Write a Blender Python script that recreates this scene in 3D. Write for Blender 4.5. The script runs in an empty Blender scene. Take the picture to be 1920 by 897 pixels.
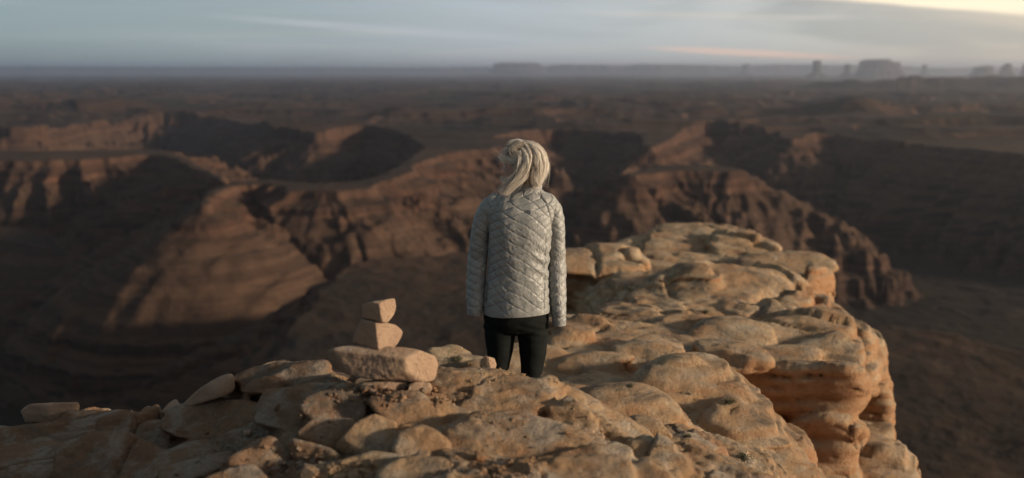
import bpy, bmesh, math, random
import numpy as np
from mathutils import Vector, Matrix

S = bpy.context.scene
COL = S.collection
R = math.radians

# ------------------------------------------------------------------ camera
CAMZ = 2.0
F = 1866.7                       # focal length in photo pixels (35 mm lens)
TH = math.atan((448.5 - 133.0) / F)
cam_d = bpy.data.cameras.new('camera')
cam_d.lens = 35.0; cam_d.sensor_width = 36.0
cam_d.clip_start = 0.1; cam_d.clip_end = 400000.0
cam = bpy.data.objects.new('camera', cam_d); COL.objects.link(cam)
cam.location = (0, 0, CAMZ); cam.rotation_euler = (R(90) - TH, 0, 0)
cam_d.dof.use_dof = True; cam_d.dof.focus_distance = 4.72; cam_d.dof.aperture_fstop = 1.6
S.camera = cam

# ------------------------------------------------------------------ view + render
S.view_settings.view_transform = 'Standard'
S.view_settings.look = 'None'
S.view_settings.exposure = 0.3
S.view_settings.gamma = 1.0
S.cycles.use_denoising = True
S.cycles.volume_bounces = 1
S.cycles.max_bounces = 6
S.cycles.diffuse_bounces = 3

# ------------------------------------------------------------------ sun
SUN_AZ, SUN_EL = 105.0, 11.5     # degrees clockwise from the view direction (+Y), and above the horizon
sd = Vector((math.sin(R(SUN_AZ)) * math.cos(R(SUN_EL)), math.cos(R(SUN_AZ)) * math.cos(R(SUN_EL)), math.sin(R(SUN_EL))))
sun_d = bpy.data.lights.new('sun', 'SUN')
sun_d.energy = 5.0; sun_d.angle = R(5.0); sun_d.color = (1.0, 0.80, 0.59)
sun = bpy.data.objects.new('sun', sun_d); COL.objects.link(sun)
sun.rotation_euler = sd.to_track_quat('Z', 'Y').to_euler()
sun.location = (30, -5, 20)

# ------------------------------------------------------------------ world: clear sky behind a broken evening cloud deck
class NT:
    def __init__(s, tree): s.t = tree; s.n = tree.nodes; s.l = tree.links
    def node(s, typ, **kw):
        n = s.n.new(typ)
        for k, v in kw.items(): setattr(n, k, v)
        return n
    def put(s, sock, v):
        if isinstance(v, bpy.types.NodeSocket): s.l.new(v, sock)
        elif v is not None: sock.default_value = v
    def math(s, op, a, b=None, c=None, clamp=False):
        n = s.node('ShaderNodeMath', operation=op, use_clamp=clamp)
        s.put(n.inputs[0], a); s.put(n.inputs[1], b)
        if c is not None: s.put(n.inputs[2], c)
        return n.outputs[0]
    def noise(s, vec, scale, detail=4, rough=0.55, dist=0.0, col=False):
        n = s.node('ShaderNodeTexNoise')
        s.put(n.inputs['Vector'], vec)
        n.inputs['Scale'].default_value = scale; n.inputs['Detail'].default_value = detail
        n.inputs['Roughness'].default_value = rough; n.inputs['Distortion'].default_value = dist
        return n.outputs['Color' if col else 'Fac']
    def ramp(s, fac, stops, interp='LINEAR'):
        n = s.node('ShaderNodeValToRGB'); r = n.color_ramp; r.interpolation = interp
        while len(r.elements) > 1: r.elements.remove(r.elements[-1])
        for i, (p, c) in enumerate(stops):
            e = r.elements[0] if i == 0 else r.elements.new(p)
            e.position = p; e.color = (c[0], c[1], c[2], 1) if not isinstance(c, (int, float)) else (c, c, c, 1)
        s.put(n.inputs[0], fac)
        return n.outputs[0]
    def mix(s, fac, a, b, mode='MIX'):
        n = s.node('ShaderNodeMix', data_type='RGBA', blend_type=mode)
        s.put(n.inputs[0], fac)
        for sock, v in ((n.inputs[6], a), (n.inputs[7], b)):
            if isinstance(v, tuple) and len(v) == 3: v = (*v, 1)
            s.put(sock, v)
        return n.outputs[2]
    def rng(s, v, a, b, c=0.0, d=1.0, smooth=False):
        n = s.node('ShaderNodeMapRange', interpolation_type='SMOOTHSTEP' if smooth else 'LINEAR')
        s.put(n.inputs[0], v)
        for i, q in zip((1, 2, 3, 4), (a, b, c, d)): n.inputs[i].default_value = q
        return n.outputs[0]
    def scale(s, vec, xyz):
        n = s.node('ShaderNodeMapping'); s.put(n.inputs[0], vec); n.inputs['Scale'].default_value = xyz
        return n.outputs[0]
    def sep(s, vec):
        n = s.node('ShaderNodeSeparateXYZ'); s.put(n.inputs[0], vec); return n.outputs

def make_world():
    w = bpy.data.worlds.new('World'); S.world = w; w.use_nodes = True
    T = NT(w.node_tree); T.n.clear()
    out = T.node('ShaderNodeOutputWorld'); bg = T.node('ShaderNodeBackground')
    T.l.new(bg.outputs[0], out.inputs[0])
    sky = T.node('ShaderNodeTexSky', sky_type='NISHITA')
    sky.sun_disc = False; sky.sun_elevation = R(SUN_EL); sky.sun_rotation = R(SUN_AZ)
    sky.altitude = 1800; sky.dust_density = 2.0
    d = T.node('ShaderNodeTexCoord').outputs['Generated']
    X, Y, Z = T.sep(d)
    # evening glow grows towards the sun side, the deck cools and darkens away from it
    az = T.math('ARCTAN2', X, Y)
    warm = T.rng(az, -0.62, 0.75, 0, 1)
    back = T.rng(T.math('ABSOLUTE', az), 1.6, 3.1, 0, 1, True)
    low = T.ramp(warm, [(0.0, (.13, .18, .20)), (.2, (.21, .27, .295)), (.45, (.355, .395, .43)), (.62, (.44, .45, .44)),
                        (.8, (.57, .49, .38)), (1.0, (.64, .50, .34))])
    high = T.ramp(warm, [(0.0, (.05, .068, .082)), (.45, (.07, .088, .108)), (1.0, (.12, .11, .105))])
    v = T.scale(d, (1.0, 1.0, 9.0))
    n1 = T.noise(v, 2.2, 5, .5, .6); n2 = T.noise(T.scale(d, (1.4, 1.4, 26.0)), 2.6, 4, .55, .4)
    el = T.math('ARCSINE', Z)
    up = T.rng(el, 0.03, 0.6, 0, 1, True)
    deck = T.mix(up, low, high)
    deck = T.mix(back, deck, (.08, .10, .125))
    # streaks: pale lit undersides, greyer bars
    st = T.rng(n2, .50, .68, 0, 1, True)
    deck = T.mix(T.math('MULTIPLY', st, .32), deck, T.mix(warm, (.33, .38, .40), (.64, .55, .46)))
    dk = T.rng(n1, .43, .58, 0, 1, True)
    deck = T.mix(T.math('MULTIPLY', dk, .62), deck, T.mix(warm, (.21, .28, .31), (.29, .28, .265)))
    # pale band just over the horizon with a pink sliver
    band = T.math('MULTIPLY', T.rng(el, -.005, .016, 1, 0, True), T.math('MULTIPLY', T.rng(az, -.28, .05, 0, 1, True), T.rng(az, .3, .7, 1, .3, True)))
    deck = T.mix(T.math('MULTIPLY', band, .55), deck, (.56, .46, .43))
    def blob(az0, el0, wa, we, tilt):
        a = T.math('DIVIDE', T.math('SUBTRACT', az, az0), wa)
        e = T.math('DIVIDE', T.math('SUBTRACT', T.math('ADD', el, T.math('MULTIPLY', T.math('SUBTRACT', az, az0), tilt)), el0), we)
        r = T.math('ADD', T.math('MULTIPLY', a, a), T.math('MULTIPLY', e, e))
        return T.math('MULTIPLY', T.rng(r, 0.0, 1.0, 1, 0, True), T.rng(n2, .35, .6, .55, 1))
    deck = T.mix(T.math('MULTIPLY', blob(.235, .0165, .12, .0045, .055), .85), deck, (.85, .55, .42))
    deck = T.mix(T.math('MULTIPLY', blob(-.13, .040, .20, .005, .07), .35), deck, (.52, .52, .56))
    deck = T.mix(T.math('MULTIPLY', blob(.20, .052, .16, .004, .03), .45), deck, (.62, .52, .44))
    deck = T.mix(T.math('MULTIPLY', blob(.34, .058, .17, .011, .12), .45), deck, (.30, .28, .27))
    # clear glow above the deck's edge on the sun side
    edge = T.math('ADD', T.math('SUBTRACT', T.math('ADD', el, T.math('MULTIPLY', az, .125)), .1025), T.math('MULTIPLY', T.math('SUBTRACT', n1, .5), .03))
    gl = T.math('MULTIPLY', T.rng(edge, -.001, .0045, 0, 1, True), T.math('MULTIPLY', T.rng(az, .10, .36, 0, 1, True), T.rng(az, 1.2, 2.0, 1, 0, True)))
    gl = T.math('MULTIPLY', gl, T.rng(el, .12, .3, 1, 0, True))
    deck = T.mix(gl, deck, (.95, .80, .58))
    clear = T.node('ShaderNodeVectorMath', operation='SCALE'); T.put(clear.inputs[0], sky.outputs[0]); clear.inputs[3].default_value = 1.0
    # Nishita sky at strength .1 shows a little through the deck (deck colours are scaled up to match)
    k = T.node('ShaderNodeVectorMath', operation='SCALE'); T.put(k.inputs[0], deck); k.inputs[3].default_value = 11.8
    fin = T.mix(.90, clear.outputs[0], k.outputs[0])
    T.put(bg.inputs[0], fin); bg.inputs[1].default_value = 0.10
make_world()

# ------------------------------------------------------------------ helpers
def dir_px(px, py):
    u = (px - 960.0) / F; v = (448.5 - py) / F
    return u, math.cos(TH) + v * math.sin(TH), -math.sin(TH) + v * math.cos(TH)
def W(px, py, depth):                      # point at a forward distance (m)
    x, y, z = dir_px(px, py); k = depth / y
    return np.array((x * k, depth, CAMZ + z * k))
def G(px, py, zlev):                       # point on the level zlev
    x, y, z = dir_px(px, py); k = (zlev - CAMZ) / z
    return np.array((x * k, y * k))

_rng = np.random.RandomState(7)
_perm = _rng.permutation(256).astype(np.int32); _perm = np.concatenate([_perm, _perm])
_grad = _rng.normal(size=(256, 3)); _grad /= np.linalg.norm(_grad, axis=1)[:, None]
_grad = _grad.astype(np.float32)
def perlin(x, y, z=0.0):
    x, y, z = np.broadcast_arrays(np.asarray(x, np.float64), y, z)
    ix = np.floor(x).astype(np.int64); iy = np.floor(y).astype(np.int64); iz = np.floor(z).astype(np.int64)
    fx = (x - ix).astype(np.float32); fy = (y - iy).astype(np.float32); fz = (z - iz).astype(np.float32)
    u = fx*fx*fx*(fx*(fx*6-15)+10); v = fy*fy*fy*(fy*(fy*6-15)+10); w = fz*fz*fz*(fz*(fz*6-15)+10)
    X0 = ix & 255; Y0 = iy & 255; Z0 = iz & 255; X1 = (X0+1) & 255; Y1 = (Y0+1) & 255; Z1 = (Z0+1) & 255
    def g(a, b, c, dx, dy, dz):
        h = _perm[_perm[_perm[a] + b] + c]; q = _grad[h]
        return q[..., 0]*dx + q[..., 1]*dy + q[..., 2]*dz
    a = g(X0,Y0,Z0,fx,fy,fz); b = g(X1,Y0,Z0,fx-1,fy,fz); a = a + u*(b-a)
    c = g(X0,Y1,Z0,fx,fy-1,fz); d = g(X1,Y1,Z0,fx-1,fy-1,fz); c = c + u*(d-c); a = a + v*(c-a)
    e = g(X0,Y0,Z1,fx,fy,fz-1); f = g(X1,Y0,Z1,fx-1,fy,fz-1); e = e + u*(f-e)
    h = g(X0,Y1,Z1,fx,fy-1,fz-1); i = g(X1,Y1,Z1,fx-1,fy-1,fz-1); h = h + u*(i-h); e = e + v*(h-e)
    return (a + w*(e-a)) * 1.5
def fbm(x, y, z=0.0, o=4, g=.5, lac=2.03):
    s = 0; a = 1.0; t = 0
    for k in range(o):
        s = s + a * perlin(x + 17.3*k, y - 9.1*k, z + 5.7*k); t += a; a *= g; x = x*lac; y = y*lac; z = z*lac
    return s / t
def ridged(x, y, z=0.0, o=3):
    s = 0; a = 1.0; t = 0
    for k in range(o):
        s = s + a * (1 - np.abs(perlin(x + 7.1*k, y + 3.3*k, z))*2); t += a; a *= .5; x = x*2.1; y = y*2.1; z = z*2.1
    return s / t
def sstep(a, b, x):
    t = np.clip((x - a) / (b - a), 0, 1); return t*t*(3-2*t)

def mesh_np(name, V, Fc, mat=None, smooth=True):
    me = bpy.data.meshes.new(name)
    V = np.asarray(V, np.float32); Fc = np.asarray(Fc, np.int32)
    n, k = Fc.shape
    me.vertices.add(len(V)); me.vertices.foreach_set('co', V.ravel())
    me.loops.add(n * k); me.loops.foreach_set('vertex_index', Fc.ravel())
    me.polygons.add(n); me.polygons.foreach_set('loop_start', np.arange(0, n * k, k, dtype=np.int32))
    me.polygons.foreach_set('loop_total', np.full(n, k, np.int32))
    me.polygons.foreach_set('use_smooth', np.full(n, smooth, bool))
    me.update(calc_edges=True)
    if mat: me.materials.append(mat)
    return me
def put(name, me, parent=None, loc=None, **props):
    o = bpy.data.objects.new(name, me); COL.objects.link(o)
    if loc is not None: o.location = loc
    if parent: o.parent = parent
    for k, v in props.items(): o[k] = v
    return o
def grid_faces(nr, nc):
    i = np.arange(nr - 1)[:, None] * nc + np.arange(nc - 1)[None, :]
    return np.stack([i, i + 1, i + nc + 1, i + nc], -1).reshape(-1, 4)
def tps(P, z, reg=0.0):
    P = np.asarray(P, float); z = np.asarray(z, float); n = len(P)
    def U(r2): return r2 * np.log(r2 + 1e-9)
    d2 = ((P[:, None] - P[None]) ** 2).sum(-1)
    A = np.zeros((n + 3, n + 3)); A[:n, :n] = U(d2) + reg * np.eye(n)
    A[:n, n] = 1; A[:n, n+1:] = P; A[n, :n] = 1; A[n+1:, :n] = P.T
    c = np.linalg.solve(A, np.concatenate([z, np.zeros(3)]))
    def f(x, y):
        s = c[n] + c[n+1] * x + c[n+2] * y
        for k in range(n): s = s + c[k] * U((x - P[k, 0])**2 + (y - P[k, 1])**2)
        return s
    return f
def chaikin(P, it=3):
    P = np.asarray(P, float)
    for _ in range(it):
        Q = np.roll(P, -1, 0)
        P = np.stack([.75*P + .25*Q, .25*P + .75*Q], 1).reshape(-1, 2)
    return P
def poly_sdf(x, y, P):                     # signed distance (inside < 0) and arc length of the nearest rim point
    best = np.full(x.shape, 1e18); t = np.zeros(x.shape); inside = np.zeros(x.shape, bool); s = 0.0
    n = len(P)
    for k in range(n):
        a = P[k]; b = P[(k + 1) % n]; e = b - a; L2 = float(e @ e); L = math.sqrt(L2)
        if L < 1e-9: continue
        wx = x - a[0]; wy = y - a[1]
        h = np.clip((wx*e[0] + wy*e[1]) / L2, 0, 1)
        d = (wx - h*e[0])**2 + (wy - h*e[1])**2
        m = d < best; best[m] = d[m]; t[m] = s + h[m]*L
        c = (a[1] > y) != (b[1] > y)
        if c.any():
            xi = a[0] + (y - a[1]) * e[0] / (e[1] if abs(e[1]) > 1e-12 else 1e-12)
            inside ^= c & (x < xi)
        s += L
    d = np.sqrt(best); d[inside] *= -1
    return d, t

# ------------------------------------------------------------------ materials of the setting
def new_mat(name):
    m = bpy.data.materials.new(name); m.use_nodes = True
    T = NT(m.node_tree); T.n.clear()
    out = T.node('ShaderNodeOutputMaterial'); b = T.node('ShaderNodeBsdfPrincipled')
    T.l.new(b.outputs[0], out.inputs[0])
    return m, T, b
def bump(T, h, strength, dist, b, prev=None):
    n = T.node('ShaderNodeBump'); n.inputs['Strength'].default_value = strength; n.inputs['Distance'].default_value = dist
    T.put(n.inputs['Height'], h)
    if prev is not None: T.put(n.inputs['Normal'], prev)
    if b is not None: T.l.new(n.outputs[0], b.inputs['Normal'])
    return n.outputs[0]

def mat_canyon():
    m, T, b = new_mat('canyon_rock')
    g = T.node('ShaderNodeNewGeometry'); P = g.outputs['Position']; N = g.outputs['Normal']
    z = T.sep(P)[2]; nz = T.sep(N)[2]
    w = T.noise(P, .004, 4, .6); w2 = T.noise(P, .02, 4, .6)
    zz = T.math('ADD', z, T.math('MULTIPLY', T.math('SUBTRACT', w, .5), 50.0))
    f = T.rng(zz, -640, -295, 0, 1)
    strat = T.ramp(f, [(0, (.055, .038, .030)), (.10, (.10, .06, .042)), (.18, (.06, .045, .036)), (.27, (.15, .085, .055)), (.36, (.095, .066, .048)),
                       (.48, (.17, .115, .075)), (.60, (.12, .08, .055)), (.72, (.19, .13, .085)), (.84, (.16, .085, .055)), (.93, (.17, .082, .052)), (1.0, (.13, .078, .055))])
    thin = T.node('ShaderNodeCombineXYZ'); T.put(thin.inputs[2], T.math('MULTIPLY', z, .02)); T.put(thin.inputs[0], T.math('MULTIPLY', w, .8))
    bands = T.noise(thin.outputs[0], 3.0, 4, .7)
    rock = T.mix(T.rng(bands, .44, .56, 0, .95, True), T.mix(.25, strat, (.26, .17, .11)), T.mix(.7, strat, (.03, .022, .02)))
    talus = T.mix(w2, (.10, .068, .048), (.175, .115, .075))
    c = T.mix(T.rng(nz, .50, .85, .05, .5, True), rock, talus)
    flat = T.ramp(T.noise(P, .0011, 8, .68), [(.36, (.040, .034, .029)), (.48, (.090, .062, .043)), (.60, (.15, .095, .060))])
    scrub = T.rng(T.noise(P, .05, 4, .65), .48, .62, 0, 1)
    flat = T.mix(T.math('MULTIPLY', scrub, .6), flat, (.042, .044, .032))
    flat = T.mix(T.rng(z, -600, -540, .75, 0, True), flat, (.030, .030, .024))   # canyon floor shade painted in by height, as a dark brushy tone
    c = T.mix(T.rng(nz, .90, .975, 0, 1, True), c, flat)
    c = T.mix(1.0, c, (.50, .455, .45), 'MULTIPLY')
    T.put(b.inputs['Base Color'], c); b.inputs['Roughness'].default_value = 1.0
    b.inputs['Specular IOR Level'].default_value = 0.1
    bump(T, T.noise(P, .03, 5, .7), .5, 12.0, b)
    return m

def mat_sandstone(name='sandstone', red=0.0, coarse=1.0):
    m, T, b = new_mat(name)
    P = T.node('ShaderNodeTexCoord').outputs['Object']
    g = T.node('ShaderNodeNewGeometry'); N = g.outputs['Normal']; PW = g.outputs['Position']
    nz = T.sep(N)[2]
    n1 = T.noise(PW, 1.7, 5, .6, .5); n2 = T.noise(PW, 7.0, 6, .65, .3); n3 = T.noise(PW, 60.0, 4, .7)
    base = T.ramp(T.math('ADD', T.math('MULTIPLY', n1, .65), T.math('MULTIPLY', n2, .35)),
                  [(.30, (.25, .135, .075)), (.41, (.35, .21, .115)), (.49, (.42, .28, .16)), (.57, (.47, .345, .215)), (.68, (.54, .43, .30))])
    # iron bands along the bedding
    wv = T.node('ShaderNodeCombineXYZ'); z = T.sep(PW)[2]
    T.put(wv.inputs[2], T.math('ADD', T.math('MULTIPLY', z, 9.0 * coarse), T.math('MULTIPLY', n1, 2.4)))
    bd = T.noise(wv.outputs[0], 1.6, 5, .7)
    base = T.mix(T.rng(bd, .46, .66, 0, .5), base, (.33, .185, .095))
    steep = T.rng(nz, .15, .75, 1, 0, True)
    base = T.mix(T.math('MULTIPLY', steep, .14 + red * .42), base, (.36, .155, .065))
    # the left slope: redder rock, with its shade painted in as darker brown
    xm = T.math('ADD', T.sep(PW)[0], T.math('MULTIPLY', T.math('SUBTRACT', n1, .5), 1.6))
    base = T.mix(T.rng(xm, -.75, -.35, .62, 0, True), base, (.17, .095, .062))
    # grey weathering and lichen on faces that look up
    top = T.rng(nz, .35, .85, 0, 1, True)
    grey = T.math('MULTIPLY', T.math('MULTIPLY', T.rng(n2, .48, .62, 0, .75), top), 1 - .6 * red)
    base = T.mix(grey, base, (.37, .32, .26))
    lich = T.math('MULTIPLY', T.rng(T.noise(PW, 3.1, 6, .7, .8), .50, .60, 0, .75), top)
    base = T.mix(lich, base, (.14, .115, .088))
    base = T.mix(T.rng(n3, .54, .70, 0, .5), base, (.16, .095, .055))
    base = T.mix(T.rng(n3, .22, .40, .35, 0), base, (.62, .48, .33))
    if red < 0: base = T.mix(.5, base, (.60, .43, .31))        # fresher, pinker broken stone
    T.put(b.inputs['Base Color'], base); b.inputs['Roughness'].default_value = .93
    b.inputs['Specular IOR Level'].default_value = .25
    h1 = T.noise(PW, 22.0, 8, .72); h2 = T.noise(PW, 140.0, 4, .75)
    vo = T.node('ShaderNodeTexVoronoi'); T.put(vo.inputs['Vector'], PW); vo.inputs['Scale'].default_value = 55.0
    pit = T.rng(vo.outputs['Distance'], 0, .28, 0, 1)
    wp = T.node('ShaderNodeVectorMath', operation='ADD'); T.put(wp.inputs[0], PW)
    nz3 = T.node('ShaderNodeVectorMath', operation='SCALE'); T.put(nz3.inputs[0], T.noise(PW, 4.0, 4, .6, 0, True)); nz3.inputs[3].default_value = .22; T.put(wp.inputs[1], nz3.outputs[0])
    ve = T.node('ShaderNodeTexVoronoi', feature='DISTANCE_TO_EDGE'); T.put(ve.inputs['Vector'], T.scale(wp.outputs[0], (1, 1.5, 2.2))); ve.inputs['Scale'].default_value = 3.2 / coarse
    ck = T.math('MAXIMUM', T.rng(ve.outputs['Distance'], .0, .035, 0, 1), T.rng(T.noise(PW, 1.3, 3), .42, .55, 0, 1))
    q = bump(T, ck, .35, .02, None); q = bump(T, h1, 1.0, .042, None, q); q = bump(T, h2, .6, .006, None, q); bump(T, pit, .3, .004, b, q)
    return m

def mat_soil():
    m, T, b = new_mat('sandy_soil')
    P = T.node('ShaderNodeNewGeometry').outputs['Position']
    n = T.noise(P, 6, 6, .65); n3 = T.noise(P, 120, 4, .75)
    c = T.ramp(n, [(.35, (.25, .13, .075)), (.55, (.35, .21, .125)), (.7, (.40, .27, .175))])
    c = T.mix(T.rng(n3, .5, .7, 0, .5), c, (.15, .09, .055))
    T.put(b.inputs['Base Color'], c); b.inputs['Roughness'].default_value = 1
    q = bump(T, n3, .8, .008, None); bump(T, T.noise(P, 35, 5, .7), .7, .02, b, q)
    return m
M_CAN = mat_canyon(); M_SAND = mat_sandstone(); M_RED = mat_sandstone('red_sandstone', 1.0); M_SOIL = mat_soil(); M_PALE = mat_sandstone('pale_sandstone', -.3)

# ------------------------------------------------------------------ canyon country: one sheet to the horizon
TOP = CAMZ - 300.0; FLOOR = -640.0
def rim(pts, z=TOP, it=3): return chaikin([G(a, b, z) if len(p) == 2 else (p[0], p[1]) for p in pts for (a, b) in [p[:2]]], it)
PLAN = 1
def terrain_height(x, y):
    shp = x.shape; x = x.ravel(); y = y.ravel()
    r = np.hypot(x, y)
    h = np.where(r >= 12000, TOP, FLOOR + 18 * fbm(x/500, y/500, 3.1) + 10 * fbm(x/110, y/110, 1.0))
    # (rim points, level, gully strength, rim spacing, profile)
    prof_d = np.array([0, 8, 40, 46, 330, 340, 385, 393, 460, 1500])
    prof_z = np.array([0, 20, 36, 50, 236, 262, 284, 318, 346, 350])
    polys = []
    def add(pts, lev=TOP, gul=.42, sp=85.0, seed=0.0, it=3, wig=1.0, reach=700): polys.append((rim(pts, lev, it), lev, gul, sp, seed, wig, reach))
    # far plateau beyond the meanders, rim seen from left to right
    far = [(-900, 262), (-300, 250), (-60, 246), (60, 252), (120, 236), (210, 224), (330, 219), (440, 226), (520, 250), (585, 262), (640, 254), (700, 251), (770, 262),
           (800, 279), (835, 290), (900, 268), (960, 257), (1000, 250), (1060, 249), (1130, 252), (1200, 259), (1218, 285), (1262, 262), (1300, 247), (1380, 248),
           (1458, 252), (1470, 268), (1540, 256), (1640, 264), (1760, 276), (1920, 292), (2200, 312), (2700, 330), (3200, 300)]
    P = [G(a, b, TOP) for a, b in far] + [np.array((60000., 20000.)), np.array((90000., 190000.)), np.array((-90000., 190000.)), np.array((-60000., 12000.))]
    polys.append((chaikin(P, 2), TOP, .48, 125.0, 2.0, 1.0, 700))
    # narrow ridge that swings out from it towards the viewer
    add([(376, 392), (400, 366), (440, 348), (500, 345), (585, 360), (640, 358), (700, 350), (752, 326), (800, 296), (870, 284), (960, 276), (1000, 262), (830, 268), (790, 282), (735, 322),
         (690, 341), (590, 350), (505, 336), (440, 340), (395, 358)], gul=.56, sp=120, seed=5.0)
    # left-hand spur
    add([(-700, 318), (-300, 308), (0, 303), (120, 301), (200, 298), (300, 289), (346, 306), (390, 326), (424, 346), (420, 340), (350, 296), (300, 282), (200, 283), (0, 288), (-300, 288), (-700, 290)],
        gul=.56, sp=120, seed=9.0)
    # flat-topped island mesa on the right
    add([(1168, 334), (1200, 327), (1260, 320), (1330, 320), (1385, 322), (1392, 316), (1370, 310), (1262, 309), (1200, 315)], gul=.42, sp=95, seed=13.0)
    # lower benches on the far right
    add([(-200, 430), (0, 452), (70, 462), (110, 470), (60, 440), (0, 428), (-200, 405)], lev=-455, gul=.4, sp=100, seed=21.0)
    # near plateau under the viewpoint
    near = [(505, 720), (532, 660), (560, 610), (600, 562), (622, 520), (650, 499), (700, 491), (780, 486), (880, 474), (960, 470), (1040, 480), (1120, 520), (1250, 565), (1450, 600), (1540, 640), (1590, 622),
            (1650, 610), (1760, 624), (1860, 650), (1920, 664), (2200, 690), (2700, 700)]
    P = [G(a, b, TOP) for a, b in near] + [np.array(q, float) for q in ((1600, 200), (1600, -1500), (-1200, -1500), (-1200, 100), (-420, 420), (-330, 700), (-220, 800))]
    polys.append((chaikin(P, 2), TOP, .28, 85.0, 25.0, .6, 700))
    wx = 55 * fbm(x/420, y/420, 8.0, 3); wy = 55 * fbm(x/420, y/420, 12.0, 3)
    fine = fbm(x/60, y/60, 4.0, 4)
    rid = ridged(x/150, y/150, 2.0, 3)
    for P, lev, gul, sp, seed, wig, reach in polys:
        lo = P.min(0) - reach; hi = P.max(0) + reach
        m = np.where((x > lo[0]) & (x < hi[0]) & (y > lo[1]) & (y < hi[1]) & (r < 12000))[0]
        if len(m) == 0: continue
        d, t = poly_sdf(x[m] + wx[m]*.45*wig, y[m] + wy[m]*.45*wig, P)
        amp = np.clip(d, 0, 260)
        dd = np.clip(d, 0, None)
        tw = t + 26*fine[m]*.5 + 14*perlin(x[m]/45, y[m]/45, seed)
        g = ridged(tw/(sp*.8) + seed, dd/2500.0 + seed, seed, 1)         # ribs run straight down the slope
        g2 = perlin(t/(sp*2.4) + seed, dd/900.0, .5); g3 = ridged(tw/(sp*.33) + seed, dd/300.0, 3.0, 2)
        amp = np.clip(d, 0, 230) + 14
        de = d - amp*gul*1.55*(g - .45) + amp*.34*g2 - amp*.09*(g3-.4) - amp*.15*(ridged((x[m]*.9 - y[m]*.3)/125, dd/2000.0, seed, 2) - .45) + 6*fine[m]
        hz = lev - np.interp(np.clip(de, 0, None), prof_d, prof_z) * ((lev - FLOOR) / 350.0)
        k = np.clip(-de / 60, 0, 1)
        hz = hz + np.where(de < 0, 0, 0)
        h[m] = np.maximum(h[m], hz)
    # rolling relief on top of the plateaus, swells and washes farther out
    top = h > TOP - 6
    rel = 10 * fbm(x/700, y/700, 6.0, 4) + 5 * fbm(x/160, y/160, 7.0, 3)
    far_ = sstep(13000, 19000, r)
    rel = rel * (1 + 1.6*far_) + far_ * (32 * fbm(x/3800, y/1900, 2.0, 4) + 26 * np.maximum(ridged(x/6000, y/2600, 5.0, 3) - .45, 0))
    h = h + rel * np.where(top, 1.0, .35)
    # ledges: resistant beds stand out as small cliffs all the way down
    q = h/15.0 + .6*fbm(x/460, y/460, 3.0, 3) + .1*fine
    fr = q - np.floor(q); amp_ = .5 + .5*np.sin(np.floor(q)*2.4)
    h = np.where(top | (r > 9000), h, h + 15.0*(sstep(.2, .8, fr) - fr)*(.14 + .4*amp_))
    h = h + 3.0*ridged(x/70, y/70, 11.0, 3)*(r < 9000)
    # benches, swells and dry washes on the open plain
    mid = sstep(3600, 6000, r)*top
    f1 = fbm(x/1500, y/800, 21.0, 5); f2 = fbm(x/3600, y/1500, 25.0, 4)
    h = h + mid*(26*sstep(.02, .07, f1) + 18*sstep(-.12, -.09, f1) + 34*sstep(.06, .10, f2) - 16*np.clip(ridged(x/1100, y/700, 27.0, 2) - .62, 0, 1)*4)
    # low hill on the right and dark rise at the far right
    q = G(1605, 226, TOP); rr = np.hypot((x - q[0]) / 420, (y - q[1]) / 330)
    h += 105 * np.exp(-rr**1.5 * 1.6)
    q = G(2100, 172, TOP); rr = np.hypot((x - q[0]) / 4200, (y - q[1]) / 1300); h += 175 * sstep(1.35, .55, rr + .15*fbm(x/900, y/900))
    q = G(150, 212, TOP); rr = np.hypot((x - q[0]) / 500, (y - q[1]) / 260); h += 55 * sstep(1.5, .5, rr)
    # foot of the cliff the viewer stands on
    h = np.maximum(h, -18.0 - np.clip(r - 45, 0, None) * .62)
    h = np.where(r > 45, h, -18.0)
    return h.reshape(shp)

def build_terrain():
    az_f = np.radians(np.linspace(-31, 31, 700)); out_r = np.radians(np.linspace(31, 180, 70))[1:]
    az = np.concatenate([-out_r[::-1], az_f, out_r])
    def seg(a, b, n): return np.exp(np.linspace(math.log(a), math.log(b), n, endpoint=False))
    rr = np.concatenate([seg(25, 650, 40), seg(650, 1300, 130), seg(1300, 5200, 390), seg(5200, 12000, 110), seg(12000, 26000, 60), seg(26000, 170000, 30), [170000]])
    A, Rr = np.meshgrid(az, rr)
    x = np.sin(A) * Rr; y = np.cos(A) * Rr
    z = terrain_height(x, y)
    V = np.stack([x, y, z], -1).reshape(-1, 3)
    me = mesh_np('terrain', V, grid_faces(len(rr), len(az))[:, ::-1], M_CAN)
    return put('terrain', me, kind='structure')
build_terrain()

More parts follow.
